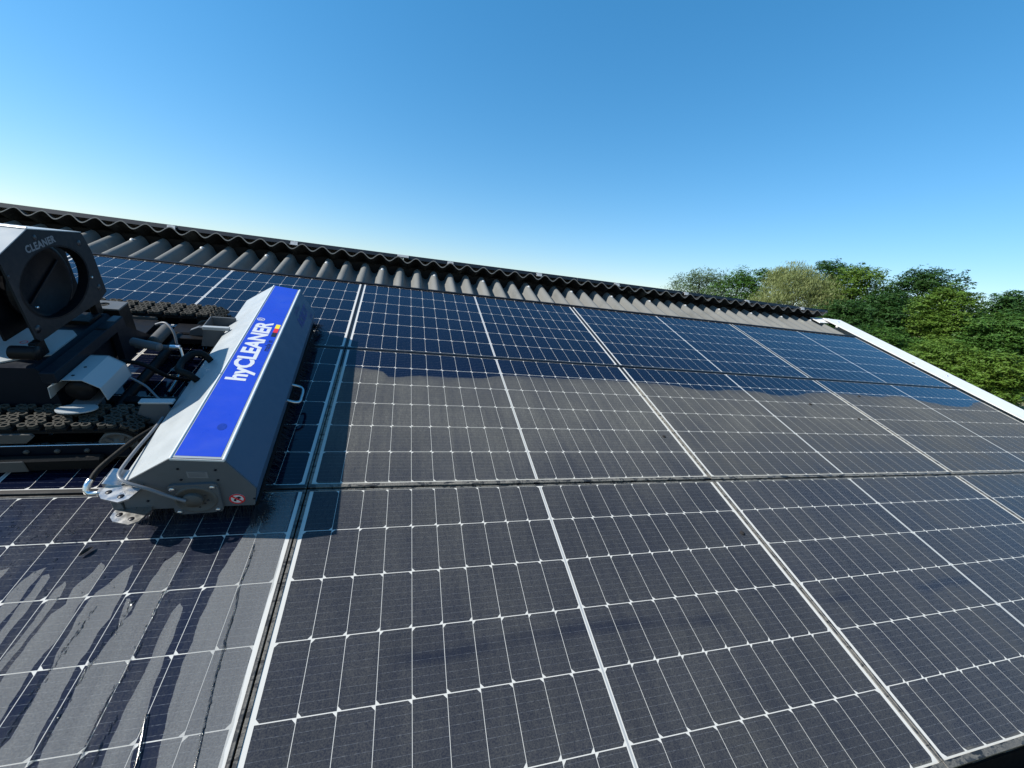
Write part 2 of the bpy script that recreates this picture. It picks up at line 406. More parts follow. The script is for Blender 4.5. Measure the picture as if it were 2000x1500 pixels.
# dark purlin and closing board in the open ridge, white gable trim, gutter, walls
mb = MB(); mb.box(-4.25, 6.2, 0.11, 0.14, -0.40, -0.035); mb.box(-4.25, 6.2, 0.03, 0.1098, -0.40, -0.135)
mb.build('ridge_board', M_void, bld)
mb = MB()
mb.prism([(6.205, 0.004), (6.205, 0.012), (6.50, 0.012), (6.50, -0.20), (6.492, -0.20), (6.492, 0.004)], -3.80, -0.02, 1)
mb.prism([(6.10, -0.03), (6.10, -0.022), (6.40, -0.006), (6.40, -0.014)], -0.10, 0.05, 1)
gt = mb.build('gable_trim', M_trim, bld)
for vv in (-0.11, -1.35, -2.6, -3.6):
    mb = MB(); mb.cyl(0.011, 0.012, 0.019, 'Z', 10, Matrix.Translation((6.36, vv, 0))); mb.build('trim_screw', M_alu, gt)
mb = MB(); mb.prism([(-3.66, -0.12), (-3.66, -0.14), (-3.70, -0.23), (-3.80, -0.23), (-3.86, -0.13), (-3.866, -0.132), (-3.806, -0.238), (-3.694, -0.238), (-3.652, -0.14), (-3.652, -0.12)], -4.3, 6.45, 0)
mb.build('gutter', M_gutter, bld)
for k in range(-30, 40):      # screw heads with caps on every third crest
    u = U0 + PER * (3 * k + 1)
    if -1.2 < u < 6.2:
        mb = MB(); mb.lathe([(0.0001, 0.008), (0.009, 0.008), (0.011, 0.002), (0.016, 0.0)], 'Z', 10, Matrix.Translation((u, -0.028, CREST)))
        mb.build('roof_screw', M_clampm, bld)
# walls stand upright under the tilted roof: built in world space, then brought into the building's frame
inv = RX.inverted()
mb = MB(); ev = W(0, -3.74, -0.12); ry = W(0, 0.0, -0.42)
yb = -ev.y + 2 * ry.y
prof = [(ev.y + 0.25, GZ - 0.2), (ev.y + 0.25, ev.z - 0.05), (0.12, ry.z), (4.1, ev.z - 0.35), (4.1, GZ - 0.2)]
mb.prism(prof, -4.1, 6.40, 0)
mb.v = [tuple(inv @ Vector(p)) for p in mb.v]
mb.build('wall', M_wall, bld)

# ------------------------------------------------------------------ solar panels
PU, PV = 1.7546, 1.045
CU, CV, MID = 0.0849, 0.168, 0.0108
def make_panel():
    root = empty('solar_panel', Matrix())
    fr = MB(); L = 0.8753; top, bot = 0.511, -0.524
    z0, z1 = -0.033, 0.0022
    fr.box(-L, L, bot, bot + 0.0165, z0, z1, 0.0008); fr.box(-L, L, top - 0.0065, top, z0, z1, 0.0008)
    fr.box(-L, -L + 0.009, bot + 0.0166, top - 0.0066, z0, z1 - 0.0003, 0.0008); fr.box(L - 0.009, L, bot + 0.0166, top - 0.0066, z0, z1 - 0.0003, 0.0008)
    fr.build('frame', M_frame, root)
    m = MB(); x = L - 0.0091; m.cur = 1
    m.quad((-x, bot + 0.0166, -0.00016), (x, bot + 0.0166, -0.00016), (x, top - 0.0066, -0.00016), (-x, top - 0.0066, -0.00016))
    # silver ribbon down the middle gap
    m.cur = 0
    hw = 0.04175; hh = 0.0829; ch = 0.0090
    for h in (-1, 1):
        for i in range(10):
            cx = h * (MID / 2 + CU * (i + 0.5))
            for r in range(6):
                cy = 0.504 - CV * (r + 0.5)
                inner = (r % 2 == 0)             # even rows clip the corners towards the middle
                s = -h if inner else h           # side whose corners are clipped
                xs, xo = cx + s * hw, cx - s * hw
                pts = [(xo, cy - hh), (xs - s * ch, cy - hh), (xs, cy - hh + ch), (xs, cy + hh - ch), (xs - s * ch, cy + hh), (xo, cy + hh)]
                if s < 0: pts = pts[::-1]
                m.add([(a, b, 0.0) for a, b in pts], [tuple(range(6))])
    cs = m.build('cell_sheet', [M_cell, M_back], root)
    rb = MB(); rb.quad((-0.0026, -0.500, -0.00008), (0.0026, -0.500, -0.00008), (0.0026, 0.500, -0.00008), (-0.0026, 0.500, -0.00008))
    rb.build('ribbon', M_ribbon, cs)
    return root
def ribbon_mat():
    s = NT('ribbon_silver'); f, u, v, p = dust(s)
    c = s.mix(s.math('MULTIPLY', f, 0.4, clamp=True), (0.30, 0.31, 0.32, 1), DUSTC)
    return s.surf(s.bsdf(c, 0.35, 0.0, 0.4))
M_ribbon = ribbon_mat()
rowname = {1: 'top', 2: 'middle', 3: 'bottom'}
LAB = {
 (-1, 1): 'clean top row solar panel partly hidden behind the dark hose reel at the left',
 (0, 1): 'clean top row solar panel behind the far end of the blue striped brush housing',
 (1, 1): 'clean navy top row solar panel just right of the far end of the brush housing',
 (2, 1): 'clean blue top row solar panel, second to the left of the white gable trim',
 (3, 1): 'clean blue top row solar panel touching the white gable trim',
 (-1, 2): 'shaded middle row solar panel under the robot tracks at the left edge',
 (0, 2): 'shaded middle row solar panel lying under the blue and white brush housing',
 (1, 2): 'half washed middle row solar panel with the brush shadow along its left edge',
 (2, 2): 'half washed dusty middle row solar panel, second one right of the robot',
 (3, 2): 'half washed dusty middle row solar panel beside the white gable trim',
 (-1, 3): 'bottom row solar panel left of the wet streaked panel',
 (0, 3): 'wet bottom row solar panel with dark water streaks below the robot',
 (1, 3): 'large dusty bottom row solar panel in the centre foreground',
 (2, 3): 'dusty bottom row solar panel in the lower right corner of the picture',
 (3, 3): 'dusty bottom row solar panel cut off by the right edge of the picture',
}
proto = make_panel(); first = True
for (c, r), lab in LAB.items():
    p = proto if first else copy_tree(proto); first = False
    p.matrix_world = roofmat(c * PU + rnd.uniform(-.001, .001), -r * PV + rnd.uniform(-.001, .001), rnd.uniform(-.0006, .0006), rnd.uniform(-.0004, .0004))
    tag(p, lab, 'solar panel', 'solar panels on the near roof slope')
# panels of the far slope: only their upper frame edges show above the ridge
BK = ['left', 'second', 'third', 'fourth', 'fifth', 'right']
for k in range(5):
    p = copy_tree(proto)
    cpt = backpt(-1.465 + k * PU, 0.07 + 0.524, AMP + 0.05)
    m = Matrix(((1, 0, 0, cpt.x), (0, D.y, NB.y, cpt.y), (0, D.z, NB.z, cpt.z), (0, 0, 0, 1)))
    m = m @ Matrix.Rotation(math.pi, 4, 'Z')
    p.matrix_world = RX @ m
    tag(p, ['far slope solar panel whose black edge tops the ridge above the hose reel',
            'far slope solar panel whose black edge tops the ridge behind the brush housing',
            'far slope solar panel whose black edge tops the ridge above the middle of the picture',
            'far slope solar panel whose black edge tops the ridge left of the distant trees',
            'far slope solar panel whose black edge ends the ridge in front of the trees'][k], 'solar panel', 'solar panels on the far roof slope')
mb = MB(); mb.box(-4.2, 6.142, -0.5330, -0.5075, -0.030, 0.0085, 0.002)
tag(mb.build('edge_rail', M_black, None, RX), 'long black edge rail along the top of the near solar array', 'rail')
# clamps that hold the far panels, just over the wavy sheet edge
def clamp():
    m = MB()
    m.box(-0.022, 0.022, -0.004, 0.03, 0.0, 0.004, 0.0006); m.box(-0.022, 0.022, -0.004, 0.0, -0.022, -0.0002, 0.0006)
    m.box(-0.028, 0.028, -0.012, -0.0042, -0.026, -0.0222, 0.0006); m.box(-0.005, 0.005, -0.0044, -0.004, -0.02, -0.004)
    m.cyl(0.006, 0.004, 0.010, 'Z', 8, Matrix.Translation((0, 0.012, 0)))
    return m.build('panel_clamp', M_clampm)
cp = clamp(); fc_ = True
CLU = [(-0.622, 'silver panel clamp on the ridge above the hose reel'), (0.262, 'silver panel clamp on the ridge above the far end of the brush housing'),
       (1.600, 'silver panel clamp on the ridge, first to the right of the flat bright plate'), (2.495, 'silver panel clamp on the ridge left of the middle of the ridge line'),
       (3.378, 'silver panel clamp on the ridge, fourth from the trees'), (4.26, 'silver panel clamp on the ridge just left of the trees'), (5.12, 'silver panel clamp on the ridge in front of the pale willow'), (5.98, 'silver panel clamp at the far end of the ridge')]
for u, lab in CLU:
    p = cp if fc_ else cp.copy()
    if not fc_: col.objects.link(p)
    fc_ = False
    q = backpt(u, 0.066, AMP + 0.034)
    p.matrix_world = RX @ Matrix(((1, 0, 0, q.x), (0, D.y, NB.y, q.y), (0, D.z, NB.z, q.z), (0, 0, 0, 1))) @ Matrix.Scale(1.25, 4)
    tag(p, lab, 'clamp', 'clamps along the ridge')
m = MB(); m.box(-0.05, 0.05, -0.003, 0.02, -0.02, 0.003, 0.0008); q = backpt(1.165, 0.067, AMP + 0.042)
tag(m.build('joint_plate', M_clampm, None, RX @ Matrix(((1, 0, 0, q.x), (0, D.y, NB.y, q.y), (0, D.z, NB.z, q.z), (0, 0, 0, 1)))), 'small flat bright metal plate on the ridge edge between two clamps', 'plate')
# ------------------------------------------------------------------ cleaning robot
ROB = empty('cleaning_robot', roofmat(0.35, -2.06, 0.0, 0.052))
tag(ROB, 'tracked cleaning robot with blue and white brush housing and octagonal hose reel on the panels', 'robot')
Y0, Y1 = -0.689, 0.650
PROF = [(0.040, 0.066), (0.046, 0.166), (0.186, 0.264), (0.311, 0.250), (0.379, 0.126), (0.366, 0.052)]
def lerp(a, b, t): return (a[0] + (b[0] - a[0]) * t, a[1] + (b[1] - a[1]) * t)
hb = MB()
hb.prism(PROF, Y0 + 0.004, Y1 - 0.004, 1, caps=False)
hb.cur = 0
inn = [(0.044, 0.066), (0.050, 0.164), (0.187, 0.260), (0.309, 0.246), (0.375, 0.126), (0.362, 0.052)]
hb.prism(inn[::-1], Y0 + 0.004, Y1 - 0.004, 1, caps=False)
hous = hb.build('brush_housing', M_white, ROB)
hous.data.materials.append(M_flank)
for pl in hous.data.polygons:                    # flank away from the sun: shade put into its blue grey colour
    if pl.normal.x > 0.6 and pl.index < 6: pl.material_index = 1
for (ya, yb) in ((Y0, Y0 + 0.0038), (Y1 - 0.0038, Y1)):
    e = MB(); c = (0.21, 0.16)
    e.prism([(c[0] + (p[0] - c[0]) * 0.995, c[1] + (p[1] - c[1]) * 0.995) for p in PROF], ya, yb, 1)
    e.build('end_plate', M_plate, hous)
def onface(i, j, t, y, h):
    """point on the housing face PROF[i]-PROF[j], fraction t across, lifted h."""
    a, b = PROF[i], PROF[j]; p = lerp(a, b, t); d = Vector((b[0] - a[0], b[1] - a[1])).normalized(); n = Vector((-d.y, d.x))
    return Vector((p[0] + n.x * h, y, p[1] + n.y * h))
def strip(i, j, t0, t1, y0, y1, h=0.0006):
    m = MB(); m.quad(onface(i, j, t0, y0, h), onface(i, j, t1, y0, h), onface(i, j, t1, y1, h), onface(i, j, t0, y1, h)); return m
strip(2, 3, 0.055, 0.925, Y0 + 0.012, Y1 - 0.003).build('blue_stripe', M_blue, hous)
m = MB(); pb = onface(2, 3, 0.66, -0.543, 0.0012); m.add([onface(2, 3, 0.66 + 0.10 * math.cos(2 * math.pi * k / 20), -0.543 + 0.017 * math.sin(2 * math.pi * k / 20), 0.0010) for k in range(20)], [tuple(range(20))]); m.build('smudge', M_smudge, hous)
# edge beads where the cover is folded
for (i, w) in ((2, 0.0035), (3, 0.0045)):
    p = PROF[i]; m = MB(); m.tube([(p[0], Y0, p[1] - 0.0012), (p[0], Y1, p[1] - 0.0012)], w, 8, 1); m.build('edge_bead', M_bead, hous)
m = MB(); m.prism([lerp(PROF[2], PROF[3], -0.02), lerp(PROF[2], PROF[3], 1.02), (0.312, 0.244), (0.185, 0.258)], Y0 - 0.0015, Y0 - 0.0002, 1); m.build('edge_bead', M_bead, hous)
def lettering(body, size, mat, name, parent, M4, bold=0.0, xs=1.0, shear=0.0, space=1.0, align='LEFT', depth=0.0):
    cu = bpy.data.curves.new(name, 'FONT'); cu.body = body; cu.size = size; cu.offset = bold; cu.shear = shear; cu.space_character = space
    cu.align_x = align; cu.extrude = depth; cu.resolution_u = 3
    tmp = bpy.data.objects.new(name, cu); col.objects.link(tmp)
    dg = bpy.context.evaluated_depsgraph_get(); dg.update()
    me = bpy.data.meshes.new_from_object(tmp.evaluated_get(dg)); bpy.data.objects.remove(tmp)
    for v in me.vertices: v.co.x *= xs
    me.materials.clear(); me.materials.append(mat)
    o = bpy.data.objects.new(name, me); col.objects.link(o); o.parent = parent; o.matrix_local = M4
    return o, max(v.co.x for v in me.vertices), max(v.co.y for v in me.vertices)
def facem(i, j, t, y, h=0.0012, flip=False):
    """text frame on a face: reading along +y, letter tops towards point i."""
    a, b = PROF[i], PROF[j]; d = Vector((b[0] - a[0], 0, b[1] - a[1])).normalized()
    ux = Vector((0, 1, 0)); uy = -d; uz = ux.cross(uy)
    o = onface(i, j, t, y, h)
    return Matrix(((ux.x, uy.x, uz.x, o.x), (ux.y, uy.y, uz.y, o.y), (ux.z, uy.z, uz.z, o.z), (0, 0, 0, 1)))
W0 = 0.490
_, wx, hx = lettering('hyCLEANER', 0.086, M_ltr, 'lettering', hous, facem(2, 3, 0.645, -0.285), 0.0032, 1.0, 0, 0.98)
bpy.data.objects.remove(_)
k = W0 / wx
lettering('hyCLEANER', 0.086, M_ltr, 'lettering', hous, facem(2, 3, 0.645, -0.283), 0.0032, k, 0, 0.98)
lettering('\u00ae', 0.042, M_ltr, 'lettering', hous, facem(2, 3, 0.34, 0.213), 0.0002, 1.0)
lettering('made in', 0.031, M_ink, 'lettering', hous, facem(2, 3, 0.885, -0.052), 0.0003, 0.98)
for q, mm in enumerate((M_ink, M_red, M_yel)):
    strip(2, 3, 0.76, 0.90, 0.078 + q * 0.040, 0.078 + (q + 1) * 0.040 - 0.0002, 0.0012).build('flag_band', mm, hous)
lettering('solar', 0.042, M_navy, 'lettering', hous, facem(3, 4, 0.30, 0.385), 0.0003, 1.0, 0.25, 1.3)
lettering('ROBOT', 0.062, M_navy, 'lettering', hous, facem(3, 4, 0.69, 0.355), 0.0022, 1.0, 0.25, 0.95)
lettering('pro', 0.034, M_navy, 'lettering', hous, facem(3, 4, 0.93, 0.53), 0.0003, 1.0, 0.25)
# lower skirt on the right, dark rubber lip
m = MB(); m.box(0.3665, 0.371, Y0 + 0.01, Y1 - 0.01, 0.030, 0.056); m.build('rubber_lip', M_rub, hous)
m = MB(); m.box(0.0355, 0.0395, Y0 + 0.01, Y1 - 0.01, 0.030, 0.075); m.build('rubber_lip', M_rub, hous)
# near end plate fittings: rating label, prohibition sign, motor, two steel ears
yE = Y0
def eplate(poly, mat, name, th=0.0006, y=None, parent=hous):
    m = MB(); m.prism(poly, (yE if y is None else y) - th, (yE if y is None else y) - 0.0001, 1); return m.build(name, mat, parent)
eplate([(0.213, 0.186), (0.263, 0.181), (0.263, 0.206), (0.213, 0.211)], M_cable, 'rating_label')
m = MB()
for q in range(4):
    z = 0.190 + q * 0.0048; m.box(0.217, 0.258, yE - 0.0009, yE - 0.00075, z - 0.0008, z + 0.0008)
m.build('label_print', M_plate, hous)
for (x, z) in ((0.196, 0.223), (0.285, 0.213), (0.196, 0.180), (0.285, 0.172), (0.368, 0.083), (0.10, 0.10)):
    m = MB(); m.cyl(0.0035, yE - 0.0022, yE - 0.0001, 'Y', 10, Matrix.Translation((x, 0, z))); m.build('bolt', M_chas, hous)
sx, sz, sr = 0.322, 0.086, 0.0215
eplate(circle(sx, sz, sr, n=28), M_ltr, 'warning_sign', 0.0008)
m = MB(); m.ringplate(circle(sx, sz, sr, n=28), circle(sx, sz, sr * 0.80, n=28), yE - 0.0014, yE - 0.0009, 1); m.build('sign_ring', M_red, hous)
m = MB(); d = sr * 0.62; m.prism([(sx - d - .002, sz + d - .002), (sx - d + .002, sz + d + .002), (sx + d + .002, sz - d + .002), (sx + d - .002, sz - d - .002)], yE - 0.0018, yE - 0.0015, 1); m.build('sign_bar', M_red, hous)
m = MB(); m.prism([(sx - .010, sz - .008), (sx - .004, sz - .011), (sx - .003, sz - .003), (sx + .010, sz + .002), (sx + .010, sz + .008), (sx + .004, sz + .010), (sx - .004, sz + .006), (sx + .004, sz + .003), (sx - .009, sz - .001)], yE - 0.00135, yE - 0.0009, 1); m.build('sign_hand', M_ink, hous)
mx, mz = 0.221, 0.104
m = MB(); rr = 0.062
oc = []
for (cx, cz, a) in ((1, 1, 0), (-1, 1, 90), (-1, -1, 180), (1, -1, 270)):
    for t in (0, 30, 60, 90): oc.append((mx + cx * (rr - .014) + .014 * math.cos(R(a + t)), mz + cz * (rr - .014) + .014 * math.sin(R(a + t))))
m.prism(oc, yE - 0.009, yE - 0.0001, 1); mo = m.build('motor', M_plate, ROB)
m = MB(); m.lathe([(0.055, -0.0091), (0.053, -0.013), (0.047, -0.014), (0.046, -0.0105), (0.0001, -0.0102)], 'Y', 36, Matrix.Translation((mx, yE, mz))); m.build('motor_ring', M_cast, mo)
m = MB(); m.cyl(0.026, -0.020, -0.0103, 'Y', 24, Matrix.Translation((mx - 0.006, yE, mz + 0.004))); m.build('motor_hub', M_cast, mo)
for (x, z) in ((-.049, .049), (.049, .049), (-.049, -.049), (.049, -.049)):
    m = MB(); m.cyl(0.007, -0.014, -0.0091, 'Y', 12, Matrix.Translation((mx + x, yE, mz + z))); m.build('bolt', M_alu, mo)
for (x, z) in ((.020, -.018), (.030, -.004), (.004, -.032), (-.020, -.024), (.026, .016), (-.03, .01)):
    m = MB(); m.cyl(0.0035, -0.0112, -0.0105, 'Y', 8, Matrix.Translation((mx + x, yE, mz + z))); m.build('vent_hole', M_ink, mo)
# ears: two flat steel tabs, each with two holes
def ear(z):
    out = [(0.028, 0.012), (0.020, 0.000), (0.018, -0.030), (0.030, -0.046), (0.072, -0.062), (0.092, -0.052), (0.108, -0.012), (0.100, 0.012)]
    m = MB(); T = Matrix.Translation((0, Y0 + 0.0, z)); m.prism(out, 0.0, 0.005, 2, T); e = m.build('steel_ear', M_steel, hous)
    for (x, y) in ((0.037, -0.024), (0.071, -0.042)):
        h = MB(); h.cyl(0.0075, -0.0002, 0.0056, 'Z', 16, Matrix.Translation((x, Y0 + y, z))); h.build('bolt_hole', M_ink, e)
    return e
ear(0.164); ear(0.071)
m = MB(); m.box(0.016, 0.039, Y0 - 0.005, Y0 + 0.06, 0.076, 0.164, 0.001); m.build('bracket_web', M_plate, hous)
m = MB(); m.prism([(0.016, 0.1695), (0.060, 0.1695), (0.020, 0.182), (0.016, 0.182)], Y0 - 0.004, Y0 + 0.055, 1); m.build('bracket_web', M_steel, hous)
# handle on the right flank: a bent silver tube
m = MB(); m.tube([(0.368, -0.165, 0.085), (0.400, -0.165, 0.075), (0.415, -0.152, 0.070), (0.417, -0.120, 0.070), (0.417, -0.085, 0.070), (0.413, -0.060, 0.070), (0.400, -0.048, 0.075), (0.370, -0.048, 0.085)], 0.0062, 10, 5)
m.build('side_handle', M_steel, hous)
# black grab handle on the white flank facing the robot
m = MB(); m.tube([(0.085, -0.185, 0.186), (0.060, -0.190, 0.222), (0.028, -0.175, 0.226), (0.016, -0.130, 0.224), (0.016, -0.085, 0.224), (0.030, -0.050, 0.226), (0.062, -0.040, 0.222), (0.088, -0.045, 0.188)], 0.012, 10, 5)
m.build('grab_handle', M_rub, hous)
# brush roller and its bristle fringe
m = MB(); m.cyl(0.045, Y0 + 0.02, Y1 - 0.02, 'Y', 20, Matrix.Translation((0.205, 0, 0.11)))
br = m.build('brush_roller', M_rub, ROB)
m = MB(); rb = random.Random(3)
def bristle(p, q, w=0.0011):
    p, q = Vector(p), Vector(q); mid = (p + q) / 2 + Vector((rb.uniform(-.004, .004), rb.uniform(-.006, .006), rb.uniform(-.002, .006)))
    m.tube([p, mid, q], lambda t: w * (1 - 0.5 * t), 3, 2, False)
for k in range(620):
    y = rb.uniform(Y0 + 0.01, Y1 - 0.01); a = rb.gauss(0, 0.35)
    bristle((0.345 + rb.uniform(-.01, .01), y, rb.uniform(.045, .065)), (0.383 + abs(rb.gauss(0, .014)), y + a * 0.05, max(0.003, rb.uniform(.004, .03))))
for k in range(150):
    x = rb.uniform(0.08, 0.36); bristle((x, Y0 + 0.02, 0.05), (x + rb.uniform(-.02, .02), Y0 - abs(rb.gauss(0.0, .010)), rb.uniform(.002, .02)), 0.0008)
for k in range(130):
    a = rb.uniform(-2.0, 1.2); r_ = rb.uniform(.03, .065)
    bristle((0.366, Y0 + 0.012, 0.040), (0.366 + r_ * math.cos(a) * .8, Y0 + 0.005 + r_ * math.sin(a), rb.uniform(.002, .02)), 0.0009)
for k in range(110):
    a = rb.uniform(-1.0, 2.2); r_ = rb.uniform(.03, .075)
    bristle((0.366, Y1 - 0.012, 0.045), (0.366 + r_ * math.cos(a) * .8, Y1 - 0.01 + r_ * math.sin(a), rb.uniform(.002, .05)), 0.0010)
for k in range(200):
    y = rb.uniform(Y0 + 0.01, Y1 - 0.01)
    bristle((0.06, y, .05), (0.022 - abs(rb.gauss(0, .01)), y + rb.gauss(0, .015), rb.uniform(.003, .02)))
for k in range(1500):
    y = rb.uniform(Y0 + 0.02, Y1 - 0.02); a = rb.uniform(-2.6, -0.5)
    ex = 0.205 + 0.16 * math.cos(a); ez = max(0.004, 0.11 + 0.12 * math.sin(a)); bristle((0.205 + .04 * math.cos(a), y, .11 + .04 * math.sin(a)), (ex, y + rb.gauss(0, .01), ez), 0.0014)
bf = m.build('bristles', M_bris, br); bf['kind'] = 'stuff'
# ---------------- crawler tracks
def track(yc, name):
    hw = 0.062; rT = 0.062; xr = -0.085; xl = -1.15; zc = 0.078
    m = MB(); out = []; n = 14
    for k in range(n + 1):
        a = -math.pi / 2 + math.pi * k / n; out.append((xr + rT * math.cos(a), zc + rT * math.sin(a)))
    for k in range(n + 1):
        a = math.pi / 2 + math.pi * k / n; out.append((xl + rT * math.cos(a), zc + rT * math.sin(a)))
    cx, cz = (xr + xl) / 2, zc
    m.smooth = False
    inner = [(xr + (p[0] - xr) * .87, zc + (p[1] - zc) * .87) if p[0] > cx else (xl + (p[0] - xl) * .87, zc + (p[1] - zc) * .87) for p in out]
    m.ringplate(out, inner, yc - hw, yc + hw, 1)
    t = m.build('track', M_rub, ROB)
    # pads: rubber blocks moulded as a lattice of round-ended studs
    def pad():
        p = MB()
        p.box(-0.026, 0.026, -hw + .001, hw - .001, 0.0, 0.009, 0.001)
        p.cur = 1
        H6 = [(1, 0), (.5, .86), (-.5, .86), (-1, 0), (-.5, -.86), (.5, -.86)]
        for r_ in range(6):
            for c_ in range(2):
                x = -0.0118 + c_ * 0.0236 + (0.005 if r_ % 2 else -0.005); y = -0.0495 + r_ * 0.0198
                ou = [(x + dx * 0.0136, y + dy * 0.0113) for dx, dy in H6]; inn_ = [(x + dx * 0.0080, y + dy * 0.0062) for dx, dy in H6]
                p.ringplate(ou, inn_, 0.009, 0.0195, 2)
        return p
    PT = 0.0648; first = None
    Ltop = xr - xl; pos = []
    x = xr - 0.015
    while x > xl: pos.append(Matrix.Translation((x, yc, zc + rT))); x -= PT
    for a in (58, 5, -48):
        ra = R(a); pos.append(Matrix.Translation((xr + rT * math.cos(ra), yc, zc + rT * math.sin(ra))) @ Matrix.Rotation(R(90) - ra, 4, 'Y'))
    for mm in pos:
        if first is None:
            first = pad().build('tread_pad', [M_rub, M_pad], t); q = first
        else:
            q = first.copy(); col.objects.link(q); q.parent = t
        q.matrix_local = mm
    # wheels and side plate of the track frame
    for wx in (xr, -0.62, xl):
        w = MB()
        w.lathe([(0.0001, -hw - .006), (0.020, -hw - .006), (0.022, -hw + .002), (0.028, -hw + 0.006), (0.040, -hw + .004), (0.046, -hw - .002), (0.053, -hw - .002), (0.0535, hw + .002), (0.046, hw + .002), (0.040, hw - .004), (0.028, hw - .006), (0.022, hw - .002), (0.020, hw + .006), (0.0001, hw + .006)], 'Y', 32, Matrix.Translation((wx, yc, zc)))
        for k in range(5):
            a = 2 * math.pi * k / 5 + 0.4
            for s_ in (-1, 1):
                w.box(-.006, .006, -.003, .003, 0.02, 0.047, 0.0, Matrix.Translation((wx, yc + s_ * (hw - .001), zc)) @ Matrix.Rotation(a, 4, 'Y'))
        w.build('wheel', M_cast, t)
    for s_ in (-1, 1):
        y = yc + s_ * (hw + .0035)
        f = MB(); f.box(xl + .05, xr + .025, y - .003, y + .003, 0.034, 0.086, 0.001); f.build('side_plate', M_chas, t)
        f = MB(); f.box(xl + .05, xr + .030, y - .0034 if s_ < 0 else y - .010, y + .010 if s_ < 0 else y + .0034, 0.0862, 0.0895, 0.0008); f.build('side_flange', M_chas if s_ > 0 else M_alu, t)
        for bx_ in (-0.17, -0.245, -0.32, -0.40):
            f = MB(); f.cyl(0.007, y - .009, y + .009, 'Y', 10, Matrix.Translation((bx_, 0, 0.066))); f.build('bolt', M_cast, t)
        f = MB()
        for k in range(12):
            xx = -0.12 - k * 0.013; f.box(xx - .004, xx + .004, y - .004, y + .004, 0.012, 0.034, 0.001)
        f.build('skid_rib', M_rub, t)
        if s_ < 0:
            f = MB(); f.box(-1.12, -0.12, y - .040, y - .012, 0.010, 0.062, 0.008); f.build('side_skid', M_rub, t)
            f = MB(); f.box(-0.56, -0.31, y - .044, y - .0402, 0.016, 0.060, 0.002); f.build('skid_cap', M_cast, t)
        f = MB(); f.prism([(-0.62, 0.10), (-0.31, 0.10), (-0.285, 0.124), (-0.29, 0.134), (-0.62, 0.134)], y - .004, y + .004, 1); f.build('guide_plate', M_cast, t)
    return t
track(-0.352, 'near'); track(0.512, 'far')
# ---------------- chassis between the tracks
m = MB(); m.prism([(-1.15, 0.10), (-0.30, 0.10), (-0.275, 0.14), (-0.275, 0.262), (-0.30, 0.292), (-1.15, 0.292)], -0.285, 0.135, 1)
ch = m.build('chassis', M_chas, ROB)
m = MB(); m.prism([(-1.15, -0.262), (-0.395, -0.262), (-0.360, -0.235), (-0.300, -0.205), (-0.300, -0.06), (-0.325, -0.030), (-1.15, -0.030)], 0.2922, 0.2975, 2); m.build('top_cover', M_white, ch)
for (x, y, r_) in ((-0.445, -0.205, 0.013), (-0.405, -0.13, 0.010)):
    m = MB(); m.ringplate(circle(x, y, r_, n=20), circle(x, y, r_ * .75, n=20), 0.2976, 0.2980, 2); m.build('warning_ring', M_red, ch)
m = MB(); m.box(-1.0, -0.30, 0.02, 0.10, 0.2976, 0.31, 0.002); m.build('cable_duct', M_black, ch)
m = MB(); m.box(-0.268, -0.232, -0.325, 0.10, 0.262, 0.300, 0.002); bm_ = m.build('cross_beam', M_chas, ROB)
m = MB(); m.box(-0.262, -0.238, 0.05, 0.0999, 0.3001, 0.3012); m.build('beam_pad', M_plate, bm_)
m = MB(); m.box(-0.2676, -0.2324, -0.02, -0.008, 0.2995, 0.3018); m.build('cable_tie', M_rub, bm_)
m = MB(); m.ringplate([(-0.322 + a * 0.054, 0.191 + b * 0.038) for a, b in ((1, 0), (1, .35), (1, .75), (1, 1), (.75, 1), (.35, 1), (0, 1), (-.35, 1), (-.75, 1), (-1, 1), (-1, .75), (-1, .35), (-1, 0), (-1, -.35), (-1, -.75), (-1, -1), (-.75, -1), (-.35, -1), (0, -1), (.35, -1), (.75, -1), (1, -1), (1, -.75), (1, -.35))], circle(-0.332, 0.193, 0.0185, n=24), 0.298, 0.304, 2)
bk = m.build('bracket_plate', M_plate, ROB)
m = MB(); m.box(-0.376, -0.269, 0.1532, 0.1582, 0.225, 0.2978); m.box(-0.275, -0.2692, 0.1584, 0.229, 0.10, 0.2978); m.box(-0.376, -0.2696, 0.2, 0.42, 0.10, 0.13); m.build('bracket_web', M_black, bk)
m = MB(); m.prism([(0.04, 0.12), (0.28, 0.12), (0.10, 0.262), (0.05, 0.262)], -0.262, -0.240, 0); m.build('gusset', M_chas, ROB)
for yy in (-0.20, 0.30):
    m = MB(); m.box(-0.27, 0.02, yy - 0.018, yy + 0.018, 0.085, 0.115, 0.003); m.build('lift_arm', M_black, ROB)
m = MB(); m.cyl(0.018, -0.27, 0.42, 'Y', 16, Matrix.Translation((-0.16, 0, 0.10))); m.build('axle', M_black, ROB)
m = MB(); m.cyl(0.024, 0.20, 0.33, 'Y', 18, Matrix.Translation((-0.205, 0, 0.135))); m.build('drive_motor', M_cast, ROB)
m = MB(); m.box(-0.20, -0.02, 0.33, 0.43, 0.075, 0.118, 0.006); m.build('gear_case', M_black, ROB)
m = MB(); m.prism([(-0.12, 0.10), (-0.02, 0.10), (-0.03, 0.15), (-0.075, 0.158), (-0.11, 0.14)], 0.315, 0.335, 1); m.build('gear_cover', M_plate, ROB)
